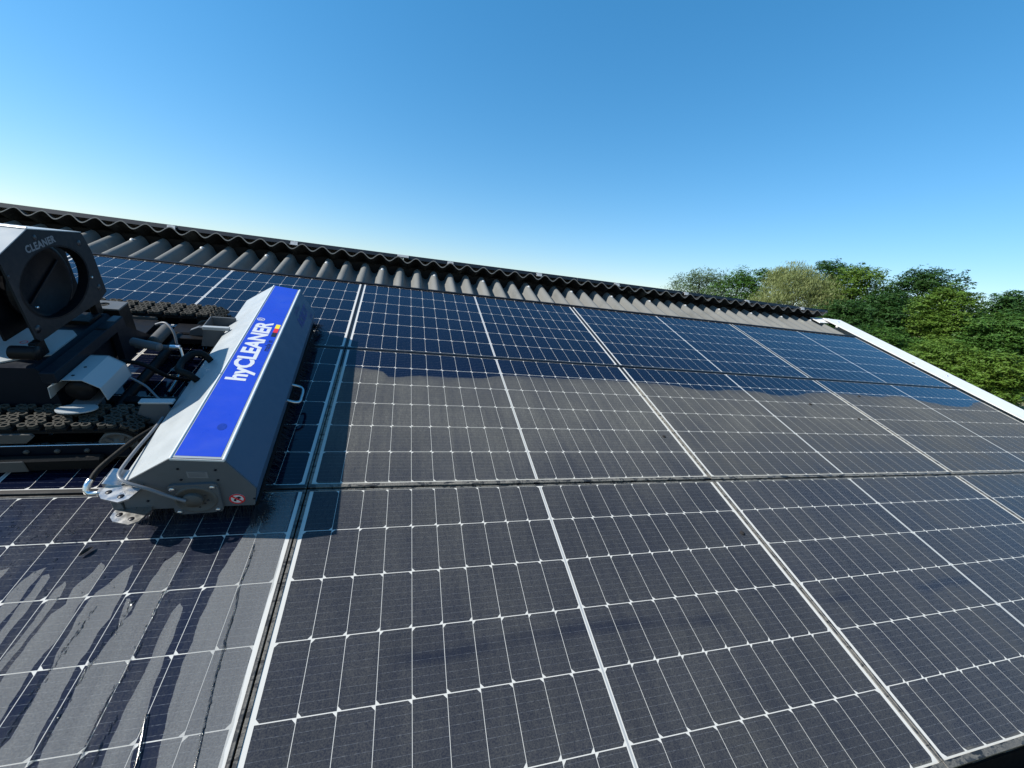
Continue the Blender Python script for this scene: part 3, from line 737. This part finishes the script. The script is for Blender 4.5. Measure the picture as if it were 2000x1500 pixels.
# forks that carry the brush
for (ya, yb, br_) in ((0.238, 0.345, True), (-0.345, -0.320, False)):
    if br_:
        m = MB(); m.box(-0.030, 0.075, ya, ya + 0.016, 0.186, 0.202, 0.0015); f = m.build('brush_fork', M_white, ROB)
        m = MB(); m.box(-0.022, 0.075, yb, yb + 0.007, 0.130, 0.202, 0.0015); m.build('fork_cheek', M_plate, f)
        m = MB(); m.box(-0.030, -0.024, ya + 0.0162, yb + 0.007, 0.120, 0.202, 0.0015); m.build('fork_cheek', M_plate, f)
        m = MB(); m.prism([(-0.05, 0.10), (0.05, 0.10), (0.05, 0.185), (-0.028, 0.185)], ya + 0.004, ya + 0.012, 1); m.build('fork_cheek', M_plate, f)
        m = MB(); m.box(-0.02, 0.04, 0.26, 0.34, 0.09, 0.14, 0.004); m.build('fork_block', M_black, f)
    else:
        m = MB(); m.box(-0.035, 0.062, ya, yb, 0.196, 0.204, 0.0015); f = m.build('brush_fork', M_white, ROB)
        m = MB(); m.prism([(-0.075, 0.10), (0.045, 0.10), (0.045, 0.195), (-0.028, 0.195)], ya + 0.006, ya + 0.012, 1); m.build('fork_cheek', M_plate, f)
# ---------------- white sprinkler / camera cover with a disc under its open mouth
m = MB()
pr = [(-0.278, 0.195), (-0.272, 0.237), (-0.228, 0.268), (-0.178, 0.268), (-0.138, 0.238), (-0.130, 0.190)]
pi = [(-0.1325, 0.190), (-0.1402, 0.2368), (-0.1788, 0.2655), (-0.2272, 0.2655), (-0.2698, 0.2358), (-0.2755, 0.195)]
m.prism(pr + pi, -0.312, -0.150, 1)
lc_ = m.build('lamp_cover', M_white, ROB)
m = MB(); m.prism(pr[::1], -0.156, -0.1502, 1); m.build('cover_back', M_white, lc_)
for (x, y) in ((-0.205, -0.232), (-0.212, -0.285)):
    m = MB(); m.cyl(0.0042, 0.2681, 0.2692, 'Z', 12, Matrix.Translation((x, y, 0))); m.build('rivet', M_ink, lc_)
m = MB(); m.lathe([(0.0001, -0.075), (0.036, -0.075), (0.036, 0.0), (0.030, 0.0), (0.028, -0.06), (0.0001, -0.06)], 'Y', 24, Matrix.Translation((-0.204, -0.225, 0.215))); m.build('lamp_body', M_black, lc_)
m = MB(); m.prism(circle(0, 0, 0.052, 0.040, 28), -0.002, 0.002, 2, Matrix.Translation((-0.200, -0.345, 0.178)) @ Matrix.Rotation(R(-14), 4, 'X')); m.build('base_disc', M_white, lc_)
m = MB(); m.box(-0.235, -0.165, -0.33, -0.16, 0.165, 0.172, 0.002); m.box(-0.215, -0.19, -0.25, -0.23, 0.12, 0.165); m.build('mount', M_plate, lc_)
# ---------------- hose reel: house-shaped side plate with a big opening, white lid, drum
PX = -0.300
pc = (-0.083, 0.50)
outl = [(-0.228, 0.352), (-0.200, 0.350), (-0.114, 0.352), (0.115, 0.349), (0.180, 0.366), (0.176, 0.522), (0.154, 0.600), (-0.083, 0.669), (-0.228, 0.6268), (-0.2285, 0.5), (-0.2282, 0.42)]
NH = 64; hole = []; outr = []
def rayhit(poly, c, a):
    d = Vector((math.cos(a), math.sin(a))); best = 9
    for i in range(len(poly)):
        p, q = Vector(poly[i]), Vector(poly[(i + 1) % len(poly)]); e = q - p
        den = d.x * e.y - d.y * e.x
        if abs(den) < 1e-9: continue
        w = p - Vector(c); t = (w.x * e.y - w.y * e.x) / den; u_ = (w.x * d.y - w.y * d.x) / den
        if t > 0 and -1e-6 <= u_ <= 1 + 1e-6: best = min(best, t)
    return (c[0] + d.x * best, c[1] + d.y * best)
hc = (-0.046, 0.488)
for k in range(NH):
    a = 2 * math.pi * k / NH
    hole.append((hc[0] + 0.168 * math.cos(a), hc[1] + 0.114 * math.sin(a))); outr.append(rayhit(outl, hc, a))
m = MB(); m.ringplate(outr, hole, PX - 0.006, PX, 0)
rl = m.build('hose_reel', M_reel, ROB)
m = MB(); m.ringplate(outr, hole, -0.62, -0.614, 0); m.build('side_plate', M_reel, rl)
m = MB(); m.ringplate([(hc[0] + (p[0] - hc[0]) * 1.0, hc[1] + (p[1] - hc[1]) * 1.0) for p in [(hc[0] + .1685 * math.cos(2 * math.pi * k / 48), hc[1] + .1145 * math.sin(2 * math.pi * k / 48)) for k in range(48)]], [(hc[0] + .163 * math.cos(2 * math.pi * k / 48), hc[1] + .109 * math.sin(2 * math.pi * k / 48)) for k in range(48)], PX - 0.03, PX - 0.001, 0); m.build('opening_rim', M_drum, rl)
for (y, z, r_) in ((-0.067, 0.640, .0085), (0.122, 0.572, .0105), (0.145, 0.397, .0115), (-0.205, 0.390, .013), (-0.2225, 0.568, .0050)):
    m = MB(); m.cyl(r_, PX - 0.0062, PX + 0.0006, 'X', 20, Matrix.Translation((0, y, z))); m.build('cut_hole', M_ink, rl)
for (y, z) in ((0.120, 0.446), (-0.176, 0.452)):
    m = MB(); m.cyl(.0042, PX, PX + 0.005, 'X', 12, Matrix.Translation((0, y, z))); m.build('bolt', M_alu, rl)
# lid sheets over the reel
def sheet(p, q, x0, x1, th, mat, name):
    d = Vector((q[0] - p[0], q[1] - p[1])).normalized(); n = Vector((-d.y, d.x))
    if n.y < 0: n = -n
    m = MB(); m.prism([(p[0] + n.x * .0003, p[1] + n.y * .0003), (q[0] + n.x * .0003, q[1] + n.y * .0003), (q[0] + n.x * th, q[1] + n.y * th), (p[0] + n.x * th, p[1] + n.y * th)], x0, x1, 0); return m.build(name, mat, rl)
sheet((-0.083, 0.669), (-0.228, 0.6268), -0.62, PX - 0.0, 0.003, M_white, 'lid')
sheet((0.154, 0.600), (-0.083, 0.669), -0.62, PX - 0.0, 0.003, M_white, 'lid')
m = MB(); m.prism([(-0.088, 0.6735), (-0.083, 0.6765), (-0.078, 0.6735), (-0.083, 0.6728)], -0.62, PX + .001, 0); m.build('lid_ridge', M_alu, rl)
m = MB(); m.lathe([(0.0001, -0.61), (0.118, -0.61), (0.118, -0.36), (0.131, -0.355), (0.131, -0.335), (0.110, -0.330), (0.105, -0.342), (0.0001, -0.342)], 'X', 40, Matrix.Translation((0, hc[0], 0.485))); m.build('drum', M_drum, rl)
m = MB()
for k in range(7): m.lathe([(0.117, -0.012), (0.123, -0.006), (0.126, 0.0), (0.123, 0.006), (0.117, 0.012)], 'X', 36, Matrix.Translation((-0.58 + k * 0.030, hc[0], 0.485)))
m.build('coiled_hose', M_navy, rl)
m = MB(); m.prism([(-0.226, 0.353), (0.170, 0.353), (0.172, 0.52), (0.150, 0.597), (-0.083, 0.664), (-0.226, 0.622)], -0.384, -0.378, 0); m.build('inner_plate', M_drum, rl)
for a in (115, 295):
    m = MB(); m.box(-0.3415, -0.334, -0.003, 0.003, 0.0, 0.104, 0.001, Matrix.Translation((0, hc[0], 0.485)) @ Matrix.Rotation(R(a), 4, 'X')); m.build('drum_rib', M_drum, rl)
for yy in (-0.215, 0.11):
    m = MB(); m.box(PX - .030, PX - 0.0062, yy - .012, yy + .024, 0.298, 0.348, 0.002); m.build('reel_foot', M_black, rl)
m = MB(); m.cyl(0.022, PX - .05, PX + .012, 'X', 18, Matrix.Translation((0, -0.262, 0.335))); m.build('reel_bearing', M_black, rl)
# lettering: light through cut-outs put into the grey of flat letters
mt = Matrix(((0, 0, 1, PX + 0.0008), (1, 0, 0, -0.1225), (0, 1, 0, 0.6065), (0, 0, 0, 1)))
_, wx, hx = lettering('CLEANER', 0.030, M_cable, 'lettering', rl, mt, 0.0012, 1.0, 0, 1.1)
kk = 0.138 / wx
for v in _.data.vertices: v.co.x *= kk
# ---------------- hoses and cables
m = MB(); m.tube([(-0.058, -0.622, 0.120), (-0.052, -0.585, 0.132), (-0.030, -0.54, 0.145), (0.0, -0.48, 0.156), (0.035, -0.41, 0.156), (0.05, -0.34, 0.14)], 0.0075, 10, 6); hz = m.build('water_hose', M_rub, ROB)
m = MB(); m.tube([(-0.062, -0.640, 0.105), (-0.0605, -0.630, 0.118), (-0.0575, -0.618, 0.124)], 0.0085, 10, 3); m.tube([(-0.062, -0.640, 0.105), (-0.055, -0.645, 0.098), (-0.03, -0.645, 0.098), (0.02, -0.652, 0.100)], 0.0072, 10, 4); m.build('hose_fitting', M_alu, hz)
m = MB(); m.box(-0.034, 0.006, -0.655, -0.635, 0.089, 0.109, 0.002); m.build('hose_coupling', M_steel, hz)
m = MB(); m.tube([(mx - .02, yE - .022, mz + .01), (mx - .05, yE - .022, mz + .030), (0.12, yE - .020, 0.172), (0.075, yE - .012, 0.192), (0.052, yE + .010, 0.196), (0.044, yE + .05, 0.192), (0.040, yE + .14, 0.182), (0.038, yE + .24, 0.168), (0.034, yE + .32, 0.158)], 0.0047, 10, 6); m.build('motor_cable', M_cable, ROB)
m = MB(); m.tube([(-0.13, -0.17, 0.19), (-0.08, -0.19, 0.165), (-0.03, -0.24, 0.15), (0.02, -0.30, 0.165), (0.045, -0.34, 0.20)], 0.0038, 8, 6); m.build('lamp_cable', M_cable, ROB)
m = MB(); m.tube([(-0.20, -0.06, 0.19), (-0.13, -0.07, 0.185), (-0.075, -0.05, 0.12), (-0.06, 0.02, 0.06), (-0.05, 0.06, 0.03), (-0.09, 0.10, 0.012)], 0.008, 8, 6); m.build('control_cable', M_rub, ROB)
m = MB(); m.cyl(0.017, -0.11, -0.005, 'Y', 16, Matrix.Translation((-0.20, 0.04, 0.222)) @ Matrix.Rotation(R(70), 4, 'Z')); m.build('cable_plug', M_plate, ROB)
m = MB(); m.tube([(-0.20, 0.24, 0.20), (-0.16, 0.23, 0.215), (-0.125, 0.20, 0.19), (-0.115, 0.18, 0.14)], 0.005, 8, 6); m.build('control_cable', M_cable, ROB)
m = MB(); m.cyl(0.010, -0.02, 0.10, 'X', 12, Matrix.Translation((-0.22, 0.13, 0.150))); m.build('valve', M_plate, ROB)
m = MB(); m.cyl(0.012, 0.10, 0.135, 'X', 12, Matrix.Translation((-0.22, 0.13, 0.150))); m.build('valve_nut', M_alu, ROB)
m = MB(); m.tube([(-0.085, 0.13, 0.150), (-0.075, 0.10, 0.10), (-0.085, 0.04, 0.05), (-0.10, -0.02, 0.02)], 0.0065, 8, 5); m.build('water_pipe', M_steel, ROB)
# ------------------------------------------------------------------ trees beyond the gable
CAMP = Vector((1.1698, -3.906, -0.148)); F = 784.79
def dirpx(x, y):
    d = M.to_3x3() @ Vector(((x - 1000) / F, -(y - 750) / F, -1)); return d
def leafmat(name, a, b, c_, trans=0.25):
    s = NT(name); g = s.n('ShaderNodeNewGeometry')
    oi = g.outputs['Random Per Island']
    big = s.noise(g.outputs['Position'], 0.35, 3)
    c = s.mix(oi, c4(a), c4(b)); c = s.mix(s.step(big, 0.42, 0.62), c, c4(c_))
    p = s.bsdf(c, 0.55, 0, 0.25); t = s.n('ShaderNodeBsdfTranslucent'); s.l(c, t.inputs[0])
    mx = s.n('ShaderNodeMixShader'); mx.inputs[0].default_value = trans; s.l(p, mx.inputs[1]); s.l(t.outputs[0], mx.inputs[2])
    return s.surf(mx.outputs[0])
LEAF = {
 'mid': leafmat('leaf_mid_green', (0.0351, 0.0957, 0.0137), (0.0732, 0.1464, 0.0254), (0.0507, 0.1171, 0.0195)),
 'bright': leafmat('leaf_yellow_green', (0.0605, 0.122, 0.0137), (0.1122, 0.1806, 0.0254), (0.0781, 0.1464, 0.0195)),
 'dark': leafmat('leaf_dark_green', (0.0195, 0.0605, 0.0127), (0.0439, 0.1025, 0.0195), (0.0312, 0.08, 0.0176)),
 'grey': leafmat('leaf_grey_green', (0.0644, 0.1122, 0.0439), (0.1074, 0.1562, 0.0644), (0.083, 0.1269, 0.0527)),
 'willow': leafmat('leaf_pale_olive', (0.135, 0.170, 0.052), (0.215, 0.245, 0.095), (0.165, 0.200, 0.070)),
}
M_bark = plain('bark', (0.09, 0.075, 0.06), 0.95, var=0.3, scale=4)
def tree(name, label, px_, top, hw, dist, kind, seed, n=4200, leaf=0.36, base=None, group='trees beyond the gable', flat=0.55, dens=1.0, gap=0.0):
    rg = random.Random(seed)
    d = dirpx(px_, top); hl = math.hypot(d.x, d.y); k = dist / hl
    P = CAMP + d * k
    e = dirpx(px_ + hw, top) ; rad = (e * (dist / math.hypot(e.x, e.y)) - d * k).length
    rad = hw / F * k * 1.0
    gz = GZ; topz = P.z; H = topz - gz
    root = empty(name, Matrix.Translation((P.x, P.y, gz)))
    tag(root, label, 'tree', group)
    zb = H * (0.12 if base is None else base)
    t = MB()
    lean = (rg.uniform(-.4, .4), rg.uniform(-.4, .4))
    tr = max(0.18, H * 0.022)
    t.tube([(0, 0, -0.3), (lean[0] * .3, lean[1] * .3, H * .25), (lean[0], lean[1], H * .55), (lean[0] * 1.4, lean[1] * 1.4, H * .88)], lambda q: tr * (1 - .8 * q), 8, 4)
    # clumps through the crown
    cz = (zb + H) / 2; hz = (H - zb) / 2
    cl = []
    nc = int(55 * dens)
    for q in range(nc):
        for _ in range(20):
            a = rg.uniform(0, 2 * math.pi); zz = rg.uniform(-1, 1); rr = math.sqrt(rg.random()) ** 0.6
            prof = (1 - abs(zz) ** 2.4) ** 0.5 * (1.0 - 0.18 * zz)
            x, y, z = rr * prof * math.cos(a), rr * prof * math.sin(a), zz
            if not cl or min((x - c[0]) ** 2 + (y - c[1]) ** 2 + ((z - c[2]) * 1.2) ** 2 for c in cl) > (0.24 if dens >= 1 else 0.34) ** 2: break
        cl.append((x, y, z))
    clumps = []
    for (x, y, z) in cl:
        r_ = rad * rg.uniform(0.25, 0.42)
        X, Y, Z = x * (rad - r_ * .55), y * (rad - r_ * .55), cz + z * (hz - r_ * .40)
        clumps.append((Vector((X, Y, Z)), r_))
        if len(clumps) % 3 == 0:
            b0 = Vector((lean[0], lean[1], min(H * .8, max(H * .2, Z - r_ * 1.3))))
            t.tube([b0, (b0 + Vector((X, Y, Z))) / 2 + Vector((0, 0, -.2)), Vector((X, Y, Z))], lambda q: tr * .38 * (1 - .8 * q), 5, 3)
    # top clump fixes the height
    clumps.append((Vector((rg.uniform(-.1, .1) * rad, rg.uniform(-.1, .1) * rad, H - rad * .36)), rad * .44))
    t.build('trunk', M_bark, root)
    vs = []; fs = []
    tot = sum(c[1] ** 2 for c in clumps)
    sunl = SUN
    for c, r_ in clumps:
        nl = int(n * r_ * r_ / tot)
        # sub-sprays inside a clump, each a flattened fan of leaves
        sub = []
        for _ in range(max(5, nl // 16)):
            while True:
                v = Vector((rg.gauss(0, 1), rg.gauss(0, 1), rg.gauss(0, 1)))
                if v.length > .05: break
            v.normalize(); v *= rg.random() ** .35
            if v.z < -.55 and rg.random() < .6: v.z *= -.4
            sub.append((c + Vector((v.x * r_, v.y * r_, v.z * r_ * (flat + .25))), v))
        for q in range(nl):
            s0, nv = sub[q % len(sub)]
            p = s0 + Vector((rg.gauss(0, 1) * r_ * .17, rg.gauss(0, 1) * r_ * .17, rg.gauss(0, 1) * r_ * .055))
            nrm = (Vector((nv.x * .6, nv.y * .6, abs(nv.z) * .5 + .75)) + Vector((rg.gauss(0, .45), rg.gauss(0, .45), rg.gauss(0, .35)))).normalized()
            ax = nrm.cross(Vector((rg.gauss(0, 1), rg.gauss(0, 1), rg.gauss(0, .3))));
            if ax.length < 1e-3: continue
            ax.normalize(); bx = nrm.cross(ax); L_ = leaf * rg.uniform(.6, 1.25); w_ = L_ * rg.uniform(.32, .55)
            if kind == 'willow': bx = (bx * .5 + Vector((0, 0, -.8))).normalized(); L_ *= 1.25; w_ *= .5
            b = len(vs)
            vs += [p - ax * w_ * .5, p + bx * L_ * .45 - ax * w_ * .25 , p + bx * L_, p + ax * w_ * .5]
            fs.append((b, b + 3, b + 2, b + 1))
    me = bpy.data.meshes.new('crown'); me.from_pydata([tuple(v) for v in vs], [], fs); me.materials.append(LEAF[kind]); me.update()
    o = bpy.data.objects.new('crown', me); col.objects.link(o); o.parent = root
    return root
TREES = [
 # name, label, px, top, half width, dist, kind, seed, n
 ('broadleaf_tree', 'grey green tree at the left end of the tree line, behind the ridge', 1378, 526, 66, 88, 'grey', 1, 4200, .40),
 ('broadleaf_tree', 'mid green rounded tree between the grey green tree and the pale willow', 1448, 529, 58, 84, 'mid', 2, 4200, .40),
 ('broadleaf_tree', 'green tree rising just left of the pale willow', 1508, 521, 44, 82, 'mid', 3, 3600, .40),
 ('willow_tree', 'pale olive willow standing out among the dark green trees', 1566, 519, 74, 74, 'willow', 4, 9500, .34),
 ('broadleaf_tree', 'dark green tree top peeping over the right shoulder of the pale willow', 1624, 510, 50, 86, 'dark', 5, 4200, .40),
 ('broadleaf_tree', 'broad sunlit yellow green tree right of the pale willow', 1688, 515, 66, 76, 'bright', 6, 6500, .36),
 ('broadleaf_tree', 'dark bluish green tree right of the broad sunlit one, against the sky', 1812, 527, 66, 80, 'dark', 7, 6000, .38),
 ('airy_tree', 'airy wispy tree with sky showing through near the right edge', 1888, 530, 34, 84, 'dark', 8, 1500, .36),
 ('broadleaf_tree', 'low dark tree at the right edge, lowest of the skyline', 1985, 572, 60, 82, 'dark', 9, 5500, .40),
 ('broadleaf_tree', 'dark green tree in the middle of the wood, below the broad sunlit one', 1735, 575, 66, 70, 'dark', 10, 7000, .34),
 ('oak_tree', 'yellow green spreading oak in front of the dark bluish tree', 1868, 562, 66, 66, 'bright', 11, 8500, .32),
 ('broadleaf_tree', 'dark green tree in front of the pale willow at the end of the ridge', 1655, 590, 60, 66, 'dark', 12, 6500, .32),
 ('broadleaf_tree', 'mid green tree at the right edge, in front of the low dark one', 1965, 612, 66, 63, 'mid', 13, 8500, .32),
 ('broadleaf_tree', 'mid green bushy tree over the upper half of the white gable trim', 1735, 640, 62, 61, 'mid', 14, 8000, .30),
 ('broadleaf_tree', 'sunlit bushy tree over the middle of the white gable trim', 1842, 668, 66, 58, 'bright', 15, 8500, .28),
 ('broadleaf_tree', 'low sunlit bushy tree at the right edge above the sandy ground', 1945, 690, 62, 56, 'bright', 16, 8000, .28),
 ('broadleaf_tree', 'dark bushy tree low beside the top end of the gable trim', 1680, 640, 44, 60, 'dark', 17, 5000, .30),
]
for (nm, lb, x, tp, hw_, ds, kd, sd, nn, lf) in TREES:
    tree(nm, lb, x, tp, hw_ * (1.14 if nn > 2000 else 1.0), ds, kd, sd, int(nn * (6.0 if nn > 2000 else 1.6)), lf * 0.95, base=0.10, dens=1.0 if kd != 'dark' or nn > 2000 else 0.6)
# ------------------------------------------------------------------ dried dust left between the water runs, droplets, bits of dirt
def unproj(x, y, w=0.0):
    d = dirpx(x, y); n = RX.to_3x3() @ Vector((0, 0, 1)); p0 = W(0, 0, w)
    t = (p0 - CAMP).dot(n) / d.dot(n); p = RX.inverted() @ (CAMP + d * t); return (p.x, p.y)
PATCH = [
 [(1590,-210),(1560,-60),(1480,60),(1390,190),(1275,385),(1260,440),(1170,620),(1130,760),(1070,890),(1010,1080),(970,1250),(905,1520),(880,1640),(1260,1640),(1480,800),(1610,380),(1720,-40),(1760,-230)],
 [(1055,535),(1072,560),(1060,620),(1020,720),(985,800),(950,900),(915,980),(890,1080),(850,1200),(800,1330),(760,1500),(730,1640),(520,1640),(590,1500),(640,1380),(690,1270),(740,1130),(800,1040),(850,940),(890,850),(940,715),(1020,575)],
 [(1045,232),(1078,240),(1065,290),(1010,390),(975,460),(930,530),(905,600),(850,690),(790,830),(725,950),(640,1080),(560,1240),(480,1410),(430,1500),(380,1640),(150,1640),(215,1500),(260,1380),(330,1250),(420,1080),(470,970),(520,900),(580,840),(640,750),(690,690),(700,640),(720,560),(740,505),(765,505),(775,560),(720,640),(770,600),(820,500),(860,450),(900,380),(970,290)],
 [(775,312),(780,340),(740,420),(710,500),(640,620),(580,700),(520,800),(470,870),(400,1000),(350,1090),(290,1200),(215,1340),(160,1480),(90,1640),(-300,1640),(-200,1500),(0,1390),(60,1330),(150,1180),(230,1030),(300,930),(330,840),(400,720),(450,620),(520,520),(580,460),(660,400),(730,340)],
 [(590,300),(615,310),(600,360),(560,420),(520,480),(450,560),(400,660),(330,760),(260,830),(200,900),(150,980),(60,1130),(0,1230),(-220,1480),(-420,1500),(-200,1240),(0,1000),(100,860),(190,740),(240,680),(300,600),(380,540),(430,450),(500,390),(560,340)],
 [(385,405),(392,430),(350,500),(280,590),(200,690),(100,820),(0,940),(-200,1180),(-300,1200),(0,880),(100,760),(200,640),(250,560),(320,460)],
 [(290,362),(295,385),(230,480),(150,590),(60,700),(0,780),(-200,1000),(-200,900),(0,700),(60,620),(140,520),(210,430),(250,370)],
 [(270,325),(240,370),(180,430),(100,540),(0,660),(-200,860),(-200,760),(0,560),(60,480),(130,400),(200,350)],
 [(60,325),(30,360),(0,390),(-200,600),(-200,480),(0,345)],
]
def film_mat():
    s = NT('dry_dust_film'); u, v, p = roof_uv(s)
    g = s.noise(p, 260, 2, 0.7); st = s.noise(scaled(s, p, (30, 1.5, 1)), 1.0, 3, .6)
    a = s.math('MULTIPLY', s.step(g, .25, .75, .24, .36), s.step(st, .25, .75, .88, 1.12))
    d = s.bsdf((0.345, 0.345, 0.330, 1), 0.95, 0, 0.1); t = s.n('ShaderNodeBsdfTransparent')
    mx = s.n('ShaderNodeMixShader'); s.l(a, mx.inputs[0]); s.l(t.outputs[0], mx.inputs[1]); s.l(d, mx.inputs[2])
    return s.surf(mx.outputs[0])
M_film = film_mat()
mb = MB(); rj = random.Random(5)
LIM = 0.5 * PU - 0.0185
edges_uv = []
for poly in PATCH:
    pts = [unproj(x / 3.0, 1000 + y / 3.0) for x, y in poly]
    out = []
    n = len(pts)
    for i in range(n):
        a, b = Vector(pts[i]), Vector(pts[(i + 1) % n]); L_ = (b - a).length; st = max(1, int(L_ / 0.006))
        for k in range(st):
            t = k / st; q = a.lerp(b, t); nv = Vector((-(b - a).y, (b - a).x)); nv = nv.normalized() if nv.length > 1e-6 else nv
            j = 0.0035 * noise.noise(Vector((q.x * 60, q.y * 25, 3.1))) + 0.0012 * noise.noise(Vector((q.x * 260, q.y * 160, 1.0)))
            q = q + nv * j
            out.append((min(q.x, LIM), min(-2.632, max(q.y, -3.632))))
    edges_uv.append(out)
    bm = bmesh.new(); vv = [bm.verts.new((x, y, 0.0006)) for x, y in out]
    try: f = bm.faces.new(vv); bmesh.ops.triangulate(bm, faces=[f])
    except Exception: pass
    bm.verts.index_update()
    mb.add([v.co.copy() for v in bm.verts], [[v.index for v in f.verts] for f in bm.faces]); bm.free()
o = mb.build('dust_film', M_film, None, RX); tag(o, kind='stuff', label='pale dry dust left between the dark water runs below the robot', cat='dust')
# water: beads below the brush and thick glinting rims along some runs
s = NT('water'); gl = s.n('ShaderNodeBsdfGlossy'); gl.inputs['Roughness'].default_value = 0.06
tr_ = s.n('ShaderNodeBsdfTransparent'); tr_.inputs[0].default_value = (0.80, 0.82, 0.84, 1)
lw = s.n('ShaderNodeFresnel'); lw.inputs[0].default_value = 1.33
mx_ = s.n('ShaderNodeMixShader'); s.l(lw.outputs[0], mx_.inputs[0]); s.l(tr_.outputs[0], mx_.inputs[1]); s.l(gl.outputs[0], mx_.inputs[2]); M_water = s.surf(mx_.outputs[0])
mb = MB()
def bead(u, v, r, st=1.0, h=.45):
    n = 7; vs = [(u, v, 0.0004 + r * h)]; fs = []
    for (k, q, z) in ((1, .6, .8), (2, 1.0, 0.0)):
        for i in range(n):
            a = 2 * math.pi * i / n; vs.append((u + r * q * math.cos(a), v + r * q * st * math.sin(a), 0.0004 + r * h * z))
    for i in range(n):
        j = (i + 1) % n; fs.append((0, 1 + i, 1 + j)); fs.append((1 + i, 1 + n + i, 1 + n + j, 1 + j))
    mb.smooth = True; mb.add(vs, fs); mb.smooth = False
for k in range(420):
    x = rj.uniform(-60, 330); y = rj.uniform(985, 1062) if rj.random() < .75 else rj.uniform(1000, 1180)
    u, v = unproj(x, y); bead(u, v, rj.choice((.0012, .0016, .002, .0025, .0032)) * rj.uniform(.7, 1.2), rj.uniform(1.0, 1.6))
RUN = [[(1075, 300), (1020, 400), (940, 520), (905, 600), (850, 700), (800, 830), (720, 960), (640, 1090), (560, 1250), (490, 1410), (440, 1520)],
       [(560, 560), (430, 740), (330, 880), (230, 1010), (150, 1150), (60, 1280), (0, 1370)],
       [(780, 520), (700, 660), (600, 790), (500, 940), (420, 1060), (330, 1230), (220, 1420), (160, 1510)],
       [(860, 1190), (840, 1300), (815, 1430), (790, 1520)], [(690, 1190), (640, 1290), (590, 1380), (545, 1480)],
       [(1490, 190), (1455, 310), (1405, 430), (1380, 560), (1330, 720), (1300, 840), (1265, 960), (1235, 1090), (1200, 1240), (1165, 1400), (1140, 1510)]]
for ri, run in enumerate(RUN):
    for i in range(len(run) - 1):
        a, b = run[i], run[i + 1]; L_ = math.hypot(a[0] - b[0], a[1] - b[1])
        for k in range(int(L_ / 9)):
            t = rj.random(); j = 4 if ri in (5, 3) else 9
            u, v = unproj((a[0] + (b[0] - a[0]) * t + rj.gauss(0, j)) / 3.0, 1000 + (a[1] + (b[1] - a[1]) * t) / 3.0)
            bead(u, v, rj.uniform(.0010, .0024), rj.uniform(1.6, 3.5), .45)
    if ri in (3, 5):
        pts = []
        for (x, y) in run:
            u, v = unproj(x / 3.0, 1000 + y / 3.0); pts.append((u, v, -0.0012))
        mb.tube(pts, (lambda t: .0034) if ri == 5 else (lambda t: .0055), 8, 6)
o = mb.build('water_drops', M_water, None, RX); tag(o, kind='stuff', label='water beads and wet rims running down the glass below the robot', cat='water')
# bits of dirt
M_dirt = plain('dark_dirt', (0.012, 0.010, 0.009), 0.9, var=0.4, scale=200)
def clod(x, y, r, label, name='dirt_speck', cat='dirt', grp=None):
    u, v = unproj(x, y); bm = bmesh.new(); bmesh.ops.create_icosphere(bm, subdivisions=2, radius=r)
    for q in bm.verts:
        q.co *= 1 + 0.5 * noise.noise(q.co * (1.3 / r)); q.co.z *= .55
    bm.verts.index_update(); m = MB(); m.smooth = True; m.add([q.co.copy() for q in bm.verts], [[w.index for w in f.verts] for f in bm.faces]); bm.free()
    o = m.build(name, M_dirt, None, roofmat(u, v, r * .25)); tag(o, label, cat, grp); return o
clod(1450, 1042, .010, 'dark bird dropping on the dusty panel in the middle foreground', 'bird_dropping', 'dropping')
clod(1297, 853, .009, 'small dark dirt speck near the lower edge of the half washed panel')
clod(1583, 790, .010, 'small dark dirt speck below the wash edge, right of centre')
clod(1678, 819, .009, 'dark dirt speck beside the panel gap at the far right')
clod(1698, 821, .007, 'tiny dark dirt speck just right of a bigger one at the far right')
clod(1678, 774, .009, 'dark dirt speck on the wash edge of the gable end panel')
# curled dead leaf on the wet panel
u, v = unproj(170, 1080); m = MB(); vs = []; fs = []; N = 8
for i in range(N + 1):
    t = i / N * 2 - 1
    for j in (-1, 0, 1):
        w_ = .011 * (1 - t * t) ** .6 + .0006; vs.append((t * .017, j * w_ * .6, .004 + .006 * abs(j) * (1 - t * t) + .003 * t * t))
for i in range(N):
    for j in range(2): fs.append((i * 3 + j, i * 3 + 3 + j, i * 3 + 4 + j, i * 3 + 1 + j))
m.add(vs, fs); tag(m.build('dead_leaf', M_dirt, None, roofmat(u, v, 0.0, 1.0)), 'curled dark dead leaf on the wet panel below the robot', 'leaf')
M_moss = plain('moss', (0.20, 0.17, 0.06), 0.95, var=0.4, scale=200)
mo_ = clod(1783, 711, .022, 'clump of yellowish moss in the gap beside the white gable trim', 'moss_clump', 'moss'); mo_.data.materials.clear(); mo_.data.materials.append(M_moss)
